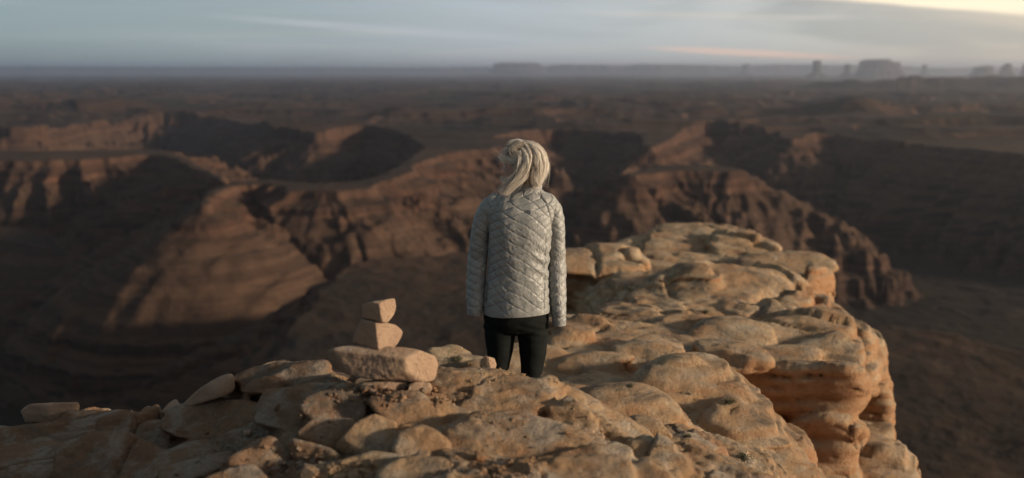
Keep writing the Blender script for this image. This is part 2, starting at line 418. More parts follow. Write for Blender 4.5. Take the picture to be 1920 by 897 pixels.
# ------------------------------------------------------------------ mesas and buttes on the horizon
def mat_butte():
    m, T, b = new_mat('butte_rock')
    P = T.node('ShaderNodeNewGeometry').outputs['Position']
    z = T.sep(P)[2]
    n = T.noise(P, .004, 5, .6)
    c = T.mix(n, (.035, .026, .026), (.055, .038, .034))
    v = T.noise(T.scale(P, (1, 1, .12)), 0.012, 3, .6)
    c = T.mix(T.rng(v, .45, .62, 0, .35), c, (.05, .035, .03))
    T.put(b.inputs['Base Color'], c); b.inputs['Roughness'].default_value = 1
    return m
M_BUT = mat_butte()
def butte(name, px, py_top, halfw_px, dist, skirt=1.8, cap=.5, top_prof=None, sq=1.0, rot=0.0, label=None, cat=None, group=None, kind=None, seed=1.0, nang=72):
    base = -310.0
    c = W(px, 140, dist); topz = W(px, py_top, dist)[2]
    R0 = halfw_px / F * dist; H = topz - base
    lv = [(skirt*1.25, -.05), (skirt, .02), (skirt*.62 + .38, .2), (1.16, cap*.8), (1.06, cap*.96), (1.0, cap), (.985, cap + (1-cap)*.33), (.97, cap + (1-cap)*.66), (.95, .975), (.88, 1.0), (.45, 1.0), (0.02, 1.0)]
    a = np.linspace(0, 2*math.pi, nang, endpoint=False)
    V = []
    for k, (s, hz) in enumerate(lv):
        n = 1 + .16*perlin(np.cos(a)*1.6 + seed, np.sin(a)*1.6, seed) + .10*perlin(np.cos(a)*5 + seed, np.sin(a)*5, seed + k*.15)
        rx = R0*s*n*np.cos(a); ry = R0*s*n*np.sin(a)*sq
        z = base + H*hz*np.ones_like(a)
        if hz > .9:
            u = rx / R0
            if top_prof: z = base + H*hz*(1 - np.interp(u, [p[0] for p in top_prof], [p[1] for p in top_prof]))
            z = z - H*.04*(1+perlin(rx/R0*3 + seed, ry/R0*3, 1.0))
        V.append(np.stack([rx, ry, z], -1))
    V = np.concatenate(V); nl = len(lv)
    i = np.arange(nl-1)[:, None]*nang + np.arange(nang)[None]; j = np.arange(nl-1)[:, None]*nang + (np.arange(nang)[None]+1) % nang
    Fc = np.stack([i, j, j+nang, i+nang], -1).reshape(-1, 4)
    me = mesh_np(name, V, Fc, M_BUT)
    me.polygons.foreach_set('use_smooth', np.zeros(len(Fc), bool))
    kw = {}
    if label: kw.update(label=label, category=cat)
    if group: kw['group'] = group
    if kind: kw['kind'] = kind
    return put(name, me, loc=(c[0], c[1], 0), **kw)
BG = 'sandstone buttes on the hazy horizon'
butte('spire_butte', 1531, 113, 7.5, 38000, skirt=3.4, cap=.42, label='slender flat-topped spire on the horizon, standing alone left of the broad mesa', cat='butte', group=BG, seed=2.2)
butte('low_butte', 1588, 120, 6, 39000, skirt=3.0, cap=.5, label='small low butte on the horizon just left of the broad mesa', cat='butte', group=BG, seed=4.1)
butte('broad_mesa', 1648, 110, 34, 38000, skirt=1.5, cap=.5, sq=.8, top_prof=[(-1.1, .10), (-.8, .05), (-.62, .015), (-.45, .05), (-.3, .0), (.35, .0), (.5, .10), (.8, .22), (1.1, .30)],
      label='broad dark mesa on the horizon, the largest of the hazy silhouettes', cat='mesa', group=BG, seed=6.6, nang=120)
butte('pale_butte', 1733, 121, 5, 50000, skirt=2.6, cap=.5, label='tiny pale butte fading into haze just right of the broad mesa', cat='butte', group=BG, seed=8.0)
butte('stepped_butte', 1843, 122, 17, 36000, skirt=2.2, cap=.55, top_prof=[(-1, .24), (-.4, .12), (0, .04), (1, 0)], label='wide sloping butte on the horizon at far right, left of a knobbed one', cat='butte', group=BG, seed=10.5)
butte('knobbed_butte', 1886, 119, 10, 36000, skirt=2.3, cap=.55, top_prof=[(-1, .18), (-.2, .14), (0, 0), (.5, 0), (.7, .2), (1, .25)], label='knobbed butte on the horizon near the right edge of the view', cat='butte', group=BG, seed=12.4)
butte('cut_butte', 1926, 119, 9, 36000, skirt=2.2, cap=.55, label='rightmost butte on the horizon, cut by the edge of the view', cat='butte', group=BG, seed=14.4)
butte('faint_butte', 1398, 120, 9, 56000, skirt=3.2, cap=.45, label='faint rounded butte in thick haze below the pink cloud', cat='butte', group=BG, seed=16.4)
butte('hazy_mesa', 972, 117, 44, 62000, skirt=1.2, cap=.55, sq=.7, top_prof=[(-1, .06), (-.8, .0), (.6, .0), (1, .1)], label='pale flat mesa on the horizon directly above the woman\'s head', cat='mesa', group=BG, seed=18.4, nang=110)

def mesa_wall(pts, dist, thick, seed, base=-330.0):
    xs = np.arange(pts[0][0], pts[-1][0], 5.0)
    top = np.interp(xs, [p[0] for p in pts], [p[1] for p in pts]) + .6*perlin(xs/40 + seed, seed, .3) + .4*perlin(xs/9 + seed, seed, 1.3)
    cols = []
    for px, py in zip(xs, top):
        q = W(px, py, dist); n = perlin(px/60.0, seed, 0.2) + .5*perlin(px/14.0, seed, 2.2)
        off = 350*float(n); H = q[2] - base
        col_ = []
        for dy, hz in ((-1500, 0), (-700, .3), (-200, .5), (-110, .55), (-30, .95), (0, 1), (thick, 1), (thick+100, .5), (thick+1500, 0)):
            yy = dist + dy + off; col_.append((q[0], yy, base + H*hz))
        cols.append(col_)
    V = np.array(cols).reshape(-1, 3)
    return put('distant_mesa', mesh_np('distant_mesa', V, grid_faces(len(xs), 9), M_BUT, False), kind='structure')
mesa_wall([(-500, 126), (0, 125), (60, 124), (200, 125.5), (500, 126.5), (830, 127), (900, 126), (960, 127.5), (1100, 127)], 72000, 6000, 1.0)
mesa_wall([(1015, 126), (1040, 122), (1060, 121), (1180, 123), (1200, 121), (1320, 122), (1400, 125), (1480, 121), (1560, 122), (1700, 124), (1760, 128), (1900, 127), (2400, 126)], 64000, 5000, 5.0)

# ------------------------------------------------------------------ haze
def build_haze():
    lo = (-190000, -60000, -760); hi = (190000, 200000, 600)
    v = [(x, y, z) for x in (lo[0], hi[0]) for y in (lo[1], hi[1]) for z in (lo[2], hi[2])]
    f = [(0, 1, 3, 2), (4, 6, 7, 5), (0, 4, 5, 1), (2, 3, 7, 6), (0, 2, 6, 4), (1, 5, 7, 3)]
    me = bpy.data.meshes.new('haze'); me.from_pydata(v, [], f); me.update()
    m = bpy.data.materials.new('haze'); m.use_nodes = True; nt = m.node_tree; nt.nodes.clear()
    out = nt.nodes.new('ShaderNodeOutputMaterial'); pv = nt.nodes.new('ShaderNodeVolumePrincipled')
    pv.inputs['Color'].default_value = (.76, .83, 1, 1); pv.inputs['Density'].default_value = HAZE; pv.inputs['Anisotropy'].default_value = .75
    nt.links.new(pv.outputs[0], out.inputs['Volume'])
    me.materials.append(m)
    put('haze', me, kind='stuff')
HAZE = 2.0e-5
build_haze()

# ------------------------------------------------------------------ the rocky viewpoint: near mound, shelf and cliff edge
CREST = [(-400, 4.9), (0, 4.9), (60, 4.8), (150, 4.75), (250, 4.6), (345, 4.4), (400, 4.3), (440, 4.25), (520, 4.2), (610, 4.15), (680, 4.05), (760, 4.0), (830, 4.0),
         (900, 4.0), (950, 4.0), (1020, 4.0), (1090, 3.92), (1160, 3.8), (1230, 3.65), (1300, 3.5), (1400, 3.35), (1700, 3.1)]
CX = np.array([W(p, 760, d)[0] for p, d in CREST]); CY = np.array([d for p, d in CREST])
M_PTS = [(-400, 815, 4.9), (0, 806, 4.9), (60, 806, 4.8), (150, 783, 4.75), (250, 781, 4.6), (345, 775, 4.4), (400, 752, 4.3), (440, 722, 4.25), (520, 700, 4.2), (610, 700, 4.15), (680, 716, 4.05), (760, 708, 4.0), (830, 703, 4.0),
         (900, 710, 4.0), (950, 719, 4.0), (1020, 724, 4.0), (1090, 750, 3.92), (1160, 781, 3.8), (1230, 821, 3.65), (1300, 856, 3.5), (1400, 903, 3.35), (1700, 1010, 3.1),
         (-300, 860, 4.3), (0, 855, 4.2), (0, 900, 3.9), (90, 900, 3.85), (130, 850, 4.15), (-300, 950, 3.6),
         (200, 850, 3.95), (250, 897, 3.5), (330, 840, 3.75), (400, 800, 3.95), (420, 870, 3.4), (430, 905, 3.2), (500, 770, 3.9), (560, 735, 3.9), (640, 745, 3.75), (560, 830, 3.4), (600, 905, 2.92),
         (700, 790, 3.4), (700, 860, 3.0), (740, 905, 2.8), (760, 770, 3.55), (850, 790, 3.42), (850, 905, 2.78), (950, 800, 3.4), (1000, 850, 3.08), (1000, 905, 2.8), (1100, 820, 3.35), (1150, 865, 3.1),
         (1150, 910, 2.88), (1250, 905, 3.1), (1200, 850, 3.4)]
_mp = np.array([W(*p) for p in M_PTS])
_extra = np.array([(-2.6, 2.6, .15), (-1.5, 1.9, .45), (-.4, 1.6, .62), (.6, 1.6, .62), (1.6, 1.9, .25), (2.4, 2.4, -.3), (0, 0, .38), (-2, 0, .3), (2, 0, .2), (0, -3, .3), (-3, -3, .3), (3, -3, .2)])
_mp = np.concatenate([_mp, _extra])
mound_f = tps(_mp[:, :2], _mp[:, 2], .002)
S_PTS = [(1050, 700, 6.3), (1050, 625, 7.5), (1150, 645, 7.1), (1150, 705, 6.1), (1200, 600, 8.1), (1250, 555, 9.2), (1350, 532, 9.9), (1300, 630, 7.5), (1450, 575, 8.8), (1350, 462, 13.2), (1250, 438, 14.5),
         (1450, 500, 11.6), (1200, 520, 11.2), (1520, 530, 10.3), (1560, 640, 7.9), (1400, 655, 7.3), (1250, 730, 5.85), (1350, 790, 5.5), (1420, 870, 4.9), (1100, 770, 5.3), (1200, 815, 4.9), (1300, 880, 4.5),
         (900, 700, 5.8), (960, 672, 6.6), (850, 700, 6.0), (800, 710, 5.6), (960, 800, 5.0)]
_sp = np.concatenate([np.array([W(*p) for p in S_PTS]), np.array([(0., 4.7, 0.), (.12, 4.7, 0.), (-.12, 4.7, 0.), (-.5, 4.6, -.05), (.9, 4.4, -.1), (1.6, 4.0, -.2)])])
shelf_f = tps(_sp[:, :2], _sp[:, 2], .01)
def E(px, d): return (W(px, 650, d)[0], d)
SHELF = chaikin([E(690, 4.3), E(740, 5.0), E(800, 6.0), E(870, 6.5), E(960, 6.9), E(1035, 7.6), (E(1110, 8.2)), E(1150, 9.4), E(1120, 10.4), E(1075, 11.4), E(1078, 12.8), E(1150, 13.8), E(1222, 14.9),
                 E(1375, 14.8), E(1445, 13), E(1540, 11.4), E(1548, 10.3), E(1520, 9.5), E(1530, 8.8), E(1580, 8.0), E(1590, 7.4), E(1520, 7.1), E(1400, 7.0), E(1345, 6.9), E(1335, 6.5), E(1400, 6.0), E(1470, 5.5),
                 E(1540, 5.0), E(1600, 4.3), (2.2, 2.5), (2.2, 1.0), (-1, 1.0), (-1, 4.0)], 1)
def ground_height(x, y):
    yc = np.interp(x, CX, CY)
    b = y - yc
    ym = np.minimum(y, yc)
    n = fbm(x*1.3, y*1.3, 2.0, 4); n2 = fbm(x*5, y*5, 4.0, 4)
    mo = mound_f(x, ym)
    left = sstep(-.25, -.75, x)
    bp = np.clip(b + .05*n2 - .02, 0, None)
    mo = mo - bp*(1.5 + 2.6*left) - bp**2*(2.5 + 14*left)
    d, t = poly_sdf(x + .16*fbm(x*1.5, y*1.5, 1.0, 3), y + .16*fbm(x*1.5, y*1.5, 5.0, 3), SHELF)
    sh = shelf_f(x, y) + .07*n + .035*fbm(x*4, y*4, 7.0, 4)
    dd = np.clip(d, 0, None)
    sh = sh - dd*5.0 - dd**2*8 - .22*sstep(-.25, 0, d)*(1-.0)
    z = np.maximum(mo, sh)
    z = np.maximum(z, -19.0)
    # bedding: broken plates with steps between them, coarse on the mound, finer on top of the shelf
    near = b < .1
    wxx = x + .10*fbm(x*2.2, y*2.2, 9.0, 3); wyy = y + .10*fbm(x*2.2, y*2.2, 19.0, 3)
    step = np.where(near, .055, .09)
    q = z/step + .8*n + .35*n2
    fr = q - np.floor(q); st = np.floor(q) + sstep(.30, .70, fr)
    zt = (st - .8*n - .35*n2) * step
    steep = z > -6
    z = np.where(steep, z*.45 + zt*.55, z)
    crack = np.clip(1 - np.abs(perlin(wxx*1.9, wyy*2.6, 3.0))*16, 0, 1) * sstep(-.1, .25, perlin(x*1.1, y*1.1, 31.0))
    crack2 = np.clip(1 - np.abs(perlin(wxx*4.3 + 5, wyy*3.6, 8.0))*11, 0, 1) * sstep(0, .3, perlin(x*1.7, y*1.7, 41.0))
    z = z - .045*crack - .018*crack2
    z = z + .012*fbm(x*9, y*9, 3.0, 4) + .006*fbm(x*30, y*30, 5.0, 4, .6)
    return z
def build_ground():
    az_f = np.radians(np.linspace(-33, 33, 260)); out_r = np.radians(np.linspace(33, 180, 50))[1:]
    az = np.concatenate([-out_r[::-1], az_f, out_r])
    rr = np.concatenate([np.linspace(.05, 2.3, 26, endpoint=False), np.exp(np.linspace(math.log(2.3), math.log(4.6), 90, endpoint=False)), np.exp(np.linspace(math.log(4.6), math.log(18), 90))])
    A, Q = np.meshgrid(az, rr); x = np.sin(A)*Q; y = np.cos(A)*Q
    z = ground_height(x, y) - .16*sstep(4.4, 4.75, y) - .10*sstep(2.35, 2.6, y)*(1 - sstep(4.9, 5.1, y))*(np.abs(x + .4) < 2.8)
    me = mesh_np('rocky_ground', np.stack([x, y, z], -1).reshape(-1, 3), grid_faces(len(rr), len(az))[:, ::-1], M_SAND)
    return put('rocky_ground', me, kind='structure')
GROUND = build_ground()

# ------------------------------------------------------------------ rocks
_ico = {}
def ico(n):
    if n not in _ico:
        bm = bmesh.new(); bmesh.ops.create_icosphere(bm, subdivisions=n, radius=1.0)
        _ico[n] = (np.array([v.co[:] for v in bm.verts]), np.array([[v.index for v in f.verts] for f in bm.faces])); bm.free()
    return _ico[n]
def rock(name, outline, depth, thick, p=9.0, res=5, planes=(), mat=None, seed=None, rough=.05, fine=.4, strata=.0, sfreq=22.0, crease=.0, parent=None, top=.28, front=.55, back=.5, facets=5, grow=1.0, raw=False, **props):
    """A stone whose silhouette follows an outline (photo pixels, convex) at a forward distance and whose
    front and top are cut by planes; outline edges, planes and back are blended with a soft minimum."""
    rs = np.random.RandomState(abs(hash_str(name + str(outline))) % 100000 if seed is None else seed)
    P = np.array([W(a, b, depth) for a, b in outline]); c = P.mean(0)
    vd = c - np.array((0, 0, CAMZ)); vd /= np.linalg.norm(vd)
    rt = np.array((1., 0, 0)); rt -= vd*(rt@vd); rt /= np.linalg.norm(rt); up = np.cross(rt, vd)
    Q = np.stack([(P - c)@rt, (P - c)@up], -1)
    cen = Q.mean(0); lo, hi = Q.min(0), Q.max(0); cen = .5*cen + .25*(lo + hi); Q = Q - cen; c = c + rt*cen[0] + up*cen[1]
    pl = []                                   # (normal, distance)
    n = len(Q); area = sum(Q[i, 0]*Q[(i+1) % n, 1] - Q[(i+1) % n, 0]*Q[i, 1] for i in range(n))
    sgn = 1 if area > 0 else -1
    for i in range(n):
        a, b = Q[i], Q[(i+1) % n]; e = b - a; L = np.linalg.norm(e)
        nn = np.array((e[1], -e[0]))/L*sgn; dist = max(float(nn@a), .004)
        v = rt*nn[0] + up*nn[1]; pl.append((v, dist))
    H = (hi - lo)[1]; Wd = (hi - lo)[0]
    T = thick
    wu = np.array((0, 0, 1.)); wf = np.array((0, -1., 0))
    for az, el, frac in ([(-8, 74, top), (5, 8, front)] if not len(planes) else planes):
        v = np.array((math.sin(R(az))*math.cos(R(el)), -math.cos(R(az))*math.cos(R(el)), math.sin(R(el))))
        ext = max(abs(v@rt)*Wd*.5 + abs(v@up)*H*.5 + abs(v@vd)*T*.5, .005)
        pl.append((v, ext*frac))
    pl.append((vd, T*back)); pl.append((-vd, T*.75))
    for _ in range(facets):                   # random chips off the corners
        v = rs.normal(size=3); v /= np.linalg.norm(v)
        a2 = (v@rt)*Wd*.5; b2 = (v@up)*H*.5; c2 = (v@vd)*T*.5
        pl.append((v, max(math.sqrt(a2*a2 + b2*b2 + c2*c2)*rs.uniform(.92, 1.12), .004)))
    D, Fc = ico(res)
    s = np.zeros(len(D))
    for v, dist in pl:
        s += np.clip((D@v)/dist, 0, None)**p
    r = s**(-1/p)
    V = D*r[:, None]
    pr, pu = V@rt, V@up
    V += np.outer(pr*(Wd*grow/(pr.max() - pr.min()) - 1), rt) + np.outer(pu*(H*grow/(pu.max() - pu.min()) - 1), up)
    sz = float(np.sqrt(Wd*max(H, .02)))
    X = V + c
    o = rs.rand(3)*50
    k = 1.6/sz
    dn = fbm(X[:, 0]*k + o[0], X[:, 1]*k + o[1], X[:, 2]*k + o[2], 4)
    V = V*(1 + rough*2.2*dn)[:, None]
    k2 = 7.0/sz**.5*.8
    dd = rough*sz*fine*.35*fbm(X[:, 0]*k2 + o[1], X[:, 1]*k2 + o[2], X[:, 2]*k2 + o[0], 4, .55)
    if crease: dd -= crease*sz*np.clip(1 - np.abs(perlin(X[:, 0]*k*1.3 + o[2], X[:, 1]*k*1.3, X[:, 2]*k*1.3))*9, 0, 1)
    dd += .004*fbm(X[:, 0]*45, X[:, 1]*45, X[:, 2]*45, 3, .6)*min(1, sz/.3)
    if strata:
        zz = X[:, 2]*sfreq + .9*fbm(X[:, 0]*2, X[:, 1]*2, X[:, 2]*.5, 3)*3
        bd = perlin(zz*.5, 3.3, o[0]) + .5*perlin(zz*1.3, 7.1, o[1])
        hor = np.sqrt(D[:, 0]**2 + D[:, 1]**2)
        dd += strata*sz*bd*hor
    V = V + D*dd[:, None]
    if raw: return V + c, Fc
    base = np.array((0, 0, V[:, 2].min()))
    loc = c + base
    me = mesh_np(name, V - base, Fc, mat or M_SAND)
    return put(name, me, parent, loc=tuple(loc), **props)
def hash_str(s):
    h = 7
    for ch in s: h = (h*131 + ord(ch)) & 0xffffffff
    return h

# near mound: plates and blocks of the broken bedrock (parts of the ground)
FUSE = []
fuse_on = True
def blk(outline, depth, thick, **k):
    if fuse_on:
        k.pop('mat', None); k['p'] = k.get('p', 9)*1.3 + 7; k['rough'] = k.get('rough', .05)*.65; k['facets'] = 7
        k.pop('res', None)
        FUSE.append(rock('f', outline, depth, thick*1.25, raw=True, grow=1.08, **k)); return
    QUEUE.append((outline, depth, thick, k)); return
QUEUE = []
def blk_now(outline, depth, thick, k):
    k['p'] = k.get('p', 9)*1.5 + 3; k.setdefault('grow', 1.12); k['rough'] = k.get('rough', .05)*1.3; k.setdefault('fine', 1.3); k.setdefault('facets', 9); k.setdefault('crease', .012)
    k.setdefault('strata', .006); k.setdefault('sfreq', 55); k['res'] = 5
    return rock('rock_block', outline, depth, thick*1.25, parent=LEDGE, **k)
# left rim of the mound
blk([(610, 683), (617, 692), (612, 712), (560, 722), (510, 716), (535, 690), (560, 681)], 4.12, .5, planes=[(-10, 50, .35), (60, 20, .6)])
blk([(430, 706), (470, 688), (520, 680), (572, 683), (540, 712), (470, 722)], 4.2, .5, planes=[(-15, 55, .4)])
blk([(452, 728), (478, 707), (520, 699), (541, 708), (536, 722), (505, 735), (470, 738)], 4.05, .35, planes=[(-10, 55, .35), (30, 10, .5)], rough=.07)
blk([(418, 712), (440, 698), (462, 693), (480, 701), (460, 722), (425, 730)], 4.22, .3, p=6)
blk([(250, 795), (300, 770), (330, 760), (350, 768), (330, 800), (280, 812)], 4.3, .5, p=6)
blk([(-60, 806), (40, 800), (120, 800), (200, 790), (180, 822), (90, 842), (-60, 850)], 4.6, .8, p=8, strata=.03, planes=[(0, 62, .3), (40, 10, .5)])
blk([(120, 784), (200, 776), (245, 779), (240, 800), (180, 815), (130, 812)], 4.6, .5, p=8, strata=.03)
blk([(185, 800), (240, 787), (300, 785), (330, 800), (290, 850), (210, 860), (190, 835)], 4.1, .6, p=6, planes=[(-30, 50, .35)])
# low dark slope with cracks
blk([(110, 850), (180, 822), (250, 825), (310, 855), (300, 900), (120, 910)], 3.8, .7, p=6, planes=[(-20, 50, .3)], crease=.05)
blk([(330, 760), (410, 742), (470, 752), (500, 775), (450, 815), (360, 820), (310, 800)], 3.98, .6, p=5, planes=[(-15, 55, .25)])
blk([(500, 740), (560, 728), (610, 745), (600, 780), (540, 800), (480, 790)], 3.72, .5, p=5, planes=[(-20, 60, .25)])
blk([(560, 720), (620, 708), (665, 722), (660, 745), (600, 762), (560, 750)], 3.86, .5, p=5, planes=[(-5, 66, .25)])
fuse_on = False
# sunlit cluster in the middle
blk([(585, 742), (630, 735), (672, 746), (678, 775), (660, 800), (600, 792), (566, 765)], 3.5, .5, p=6, planes=[(12, 55, .3), (50, 25, .5)], rough=.06)
blk([(564, 812), (588, 790), (655, 788), (664, 805), (636, 842), (608, 838), (570, 822)], 3.28, .4, p=14, planes=[(25, 38, .22), (-30, -10, .5)], rough=.035)
blk([(570, 822), (612, 840), (640, 846), (625, 866), (575, 870), (548, 852), (552, 828)], 3.22, .4, p=8, planes=[(-15, 15, .4)])
blk([(636, 840), (668, 798), (700, 782), (738, 795), (742, 820), (745, 836), (700, 856), (655, 852)], 3.2, .45, p=11, planes=[(10, 55, .25), (-20, -5, .35), (50, 30, .5)], rough=.05)
blk([(585, 862), (630, 846), (690, 852), (750, 838), (752, 850), (715, 880), (650, 890), (600, 882)], 3.08, .4, p=9, planes=[(0, 55, .3), (-10, -10, .5)], rough=.05)
blk([(688, 762), (730, 740), (775, 738), (812, 765), (818, 792), (800, 806), (745, 810), (730, 790)], 3.45, .5, p=6, planes=[(8, 60, .3), (55, 20, .5)], rough=.05)
blk([(775, 742), (800, 752), (842, 775), (844, 800), (832, 814), (812, 806), (816, 780)], 3.46, .3, p=9, planes=[(40, 45, .4)])
blk([(748, 815), (790, 800), (820, 812), (838, 830), (840, 858), (832, 868), (760, 862), (742, 846)], 3.15, .45, p=6, planes=[(10, 48, .3), (50, 15, .5)], rough=.045)
blk([(718, 880), (760, 858), (830, 860), (840, 875), (836, 905), (740, 912), (712, 905)], 2.98, .4, p=8, planes=[(5, 58, .3), (0, 5, .5)], rough=.045)
blk([(738, 806), (760, 812), (764, 830), (745, 846), (735, 832)], 3.25, .25, p=6)
# lower left warm blocks
blk([(420, 872), (470, 838), (498, 826), (530, 840), (542, 872), (530, 900), (480, 905), (430, 898)], 3.2, .5, p=5, planes=[(15, 45, .3), (60, 20, .4)], rough=.08)
blk([(385, 898), (430, 880), (468, 873), (490, 890), (500, 915), (380, 925)], 3.02, .4, p=9, planes=[(0, 58, .3)])
blk([(300, 880), (370, 862), (420, 850), (440, 866), (400, 885), (310, 915)], 3.35, .35, p=6, planes=[(-10, 60, .3)])
fuse_on = True
# overhanging plate right of the cairn
blk([(748, 742), (800, 715), (880, 705), (960, 712), (1010, 722), (1026, 742), (1010, 762), (962, 780), (900, 774), (840, 776), (800, 764)], 3.68, .55, p=7, planes=[(0, 66, .26), (0, -12, .5), (60, 20, .6)], rough=.05, strata=.012, sfreq=60, res=6)
blk([(820, 708), (880, 699), (950, 708), (1020, 715), (1030, 726), (960, 734), (860, 728)], 3.92, .5, p=7, planes=[(0, 70, .2)], strata=.02, sfreq=70)
blk([(1000, 725), (1012, 712), (1030, 708), (1052, 720), (1060, 745), (1035, 768), (1010, 760)], 3.75, .4, p=6, planes=[(50, 40, .35), (-20, 30, .4)], rough=.09)
# sandy pavement and the sloping plate
blk([(840, 800), (900, 778), (1000, 780), (1080, 800), (1150, 830), (1170, 862), (1080, 876), (950, 872), (860, 858)], 3.25, .9, p=7, planes=[(4, 72, .17)], rough=.025, fine=.3, res=6)
blk([(1030, 765), (1070, 742), (1105, 765), (1120, 800), (1128, 828), (1080, 830), (1040, 800)], 3.55, .5, p=7, planes=[(-15, 45, .25)], rough=.05, strata=.015, sfreq=60)
blk([(1052, 720), (1085, 730), (1130, 752), (1200, 790), (1218, 812), (1190, 810), (1120, 782), (1070, 756)], 3.78, .35, p=6, planes=[(25, 50, .3)], rough=.12, fine=1.2, strata=.02, sfreq=70)
blk([(1078, 752), (1098, 762), (1150, 792), (1180, 808), (1178, 866), (1160, 858), (1128, 815), (1095, 775)], 3.55, .35, p=12, planes=[(-20, 30, .25)], rough=.04)
blk([(1184, 808), (1215, 806), (1250, 830), (1290, 880), (1300, 915), (1200, 915), (1182, 866)], 3.35, .5, p=6, planes=[(5, 45, .28)], rough=.035)
blk([(1010, 882), (1060, 868), (1150, 867), (1176, 878), (1180, 915), (1000, 925)], 2.98, .45, p=9, planes=[(0, 55, .28)], rough=.03)
blk([(1182, 868), (1220, 868), (1250, 888), (1260, 920), (1184, 920)], 3.05, .4, p=8, planes=[(0, 50, .3)], rough=.03)
blk([(1228, 816), (1262, 832), (1275, 850), (1265, 862), (1245, 845)], 3.5, .25, p=9, mat=M_RED)
blk([(1268, 834), (1300, 836), (1350, 862), (1400, 890), (1400, 930), (1360, 920), (1300, 880), (1272, 858)], 3.48, .3, p=8, planes=[(-10, 50, .3)], mat=M_RED, rough=.06)
blk([(1290, 840), (1340, 852), (1420, 888), (1470, 915), (1380, 905), (1320, 872)], 3.55, .3, p=6, mat=M_RED, rough=.1, fine=1.2)

def weld_solid(xs, ys, zf, lumps, voxel, it, zb, keep):
    A, B = np.meshgrid(xs, ys); z = zf(A, B)
    top = np.stack([A, B, z], -1).reshape(-1, 3); n = len(top); nr, nc = A.shape
    bot = top.copy(); bot[:, 2] = zb
    f = grid_faces(nr, nc)
    idx = np.arange(n).reshape(nr, nc)
    loop = np.concatenate([idx[0, :], idx[1:, -1], idx[-1, -2::-1], idx[-2:0:-1, 0]]); nx = np.roll(loop, -1)
    side = np.stack([loop, loop + n, nx + n, nx], -1)
    Q = np.concatenate([f, f[:, ::-1] + n, side])
    tr = [np.concatenate([Q[:, :3], Q[:, [0, 2, 3]]])]; V = [top, bot]; o = 2*n
    for v, fc in lumps:
        V.append(v); tr.append(fc + o); o += len(v)
    me = mesh_np('weld', np.concatenate(V), np.concatenate(tr))
    ob = bpy.data.objects.new('weld', me); COL.objects.link(ob)
    md = ob.modifiers.new('r', 'REMESH'); md.mode = 'VOXEL'; md.voxel_size = voxel
    sm = ob.modifiers.new('s', 'SMOOTH'); sm.factor = .5; sm.iterations = it
    ev = ob.evaluated_get(bpy.context.evaluated_depsgraph_get()); em = ev.to_mesh()
    nv = len(em.vertices); co = np.empty(nv*3, np.float32); em.vertices.foreach_get('co', co); co = co.reshape(-1, 3)
    no = np.empty(nv*3, np.float32); em.vertex_normals.foreach_get('vector', no); no = no.reshape(-1, 3)
    fl = np.empty(len(em.polygons)*4, np.int32); em.loops.foreach_get('vertex_index', fl); fl = fl.reshape(-1, 4)
    co = co.astype(float); no = no.astype(float)
    fl = fl[keep(co)[fl].all(1)]; used = np.unique(fl); rm = -np.ones(nv, int); rm[used] = np.arange(len(used)); fl = rm[fl]; co = co[used]; no = no[used]
    ev.to_mesh_clear(); bpy.data.objects.remove(ob); bpy.data.meshes.remove(me)
    return co, no, fl
def cells(x, y, n, lo, hi, seed, ax=1.0, rot=0.0):
    # irregular joint blocks: nearest and second nearest of n seeds in plan -> (cell id, distance to the joint)
    rs = np.random.RandomState(seed); px = rs.uniform(lo[0], hi[0], n); py = rs.uniform(lo[1], hi[1], n)
    c, s = math.cos(rot), math.sin(rot); X = (c*x + s*y); Y = (-s*x + c*y)*ax; PX = (c*px + s*py); PY = (-s*px + c*py)*ax
    b1 = np.full(x.shape, 9e9); b2 = b1.copy(); i1 = np.zeros(x.shape, int)
    for k in range(n):
        d = np.hypot(X - PX[k], Y - PY[k]); m = d < b1
        b2 = np.where(m, b1, np.minimum(b2, d)); i1 = np.where(m, k, i1); b1 = np.where(m, d, b1)
    return i1, (b2 - b1)*.5, PX[i1], PY[i1], X, Y
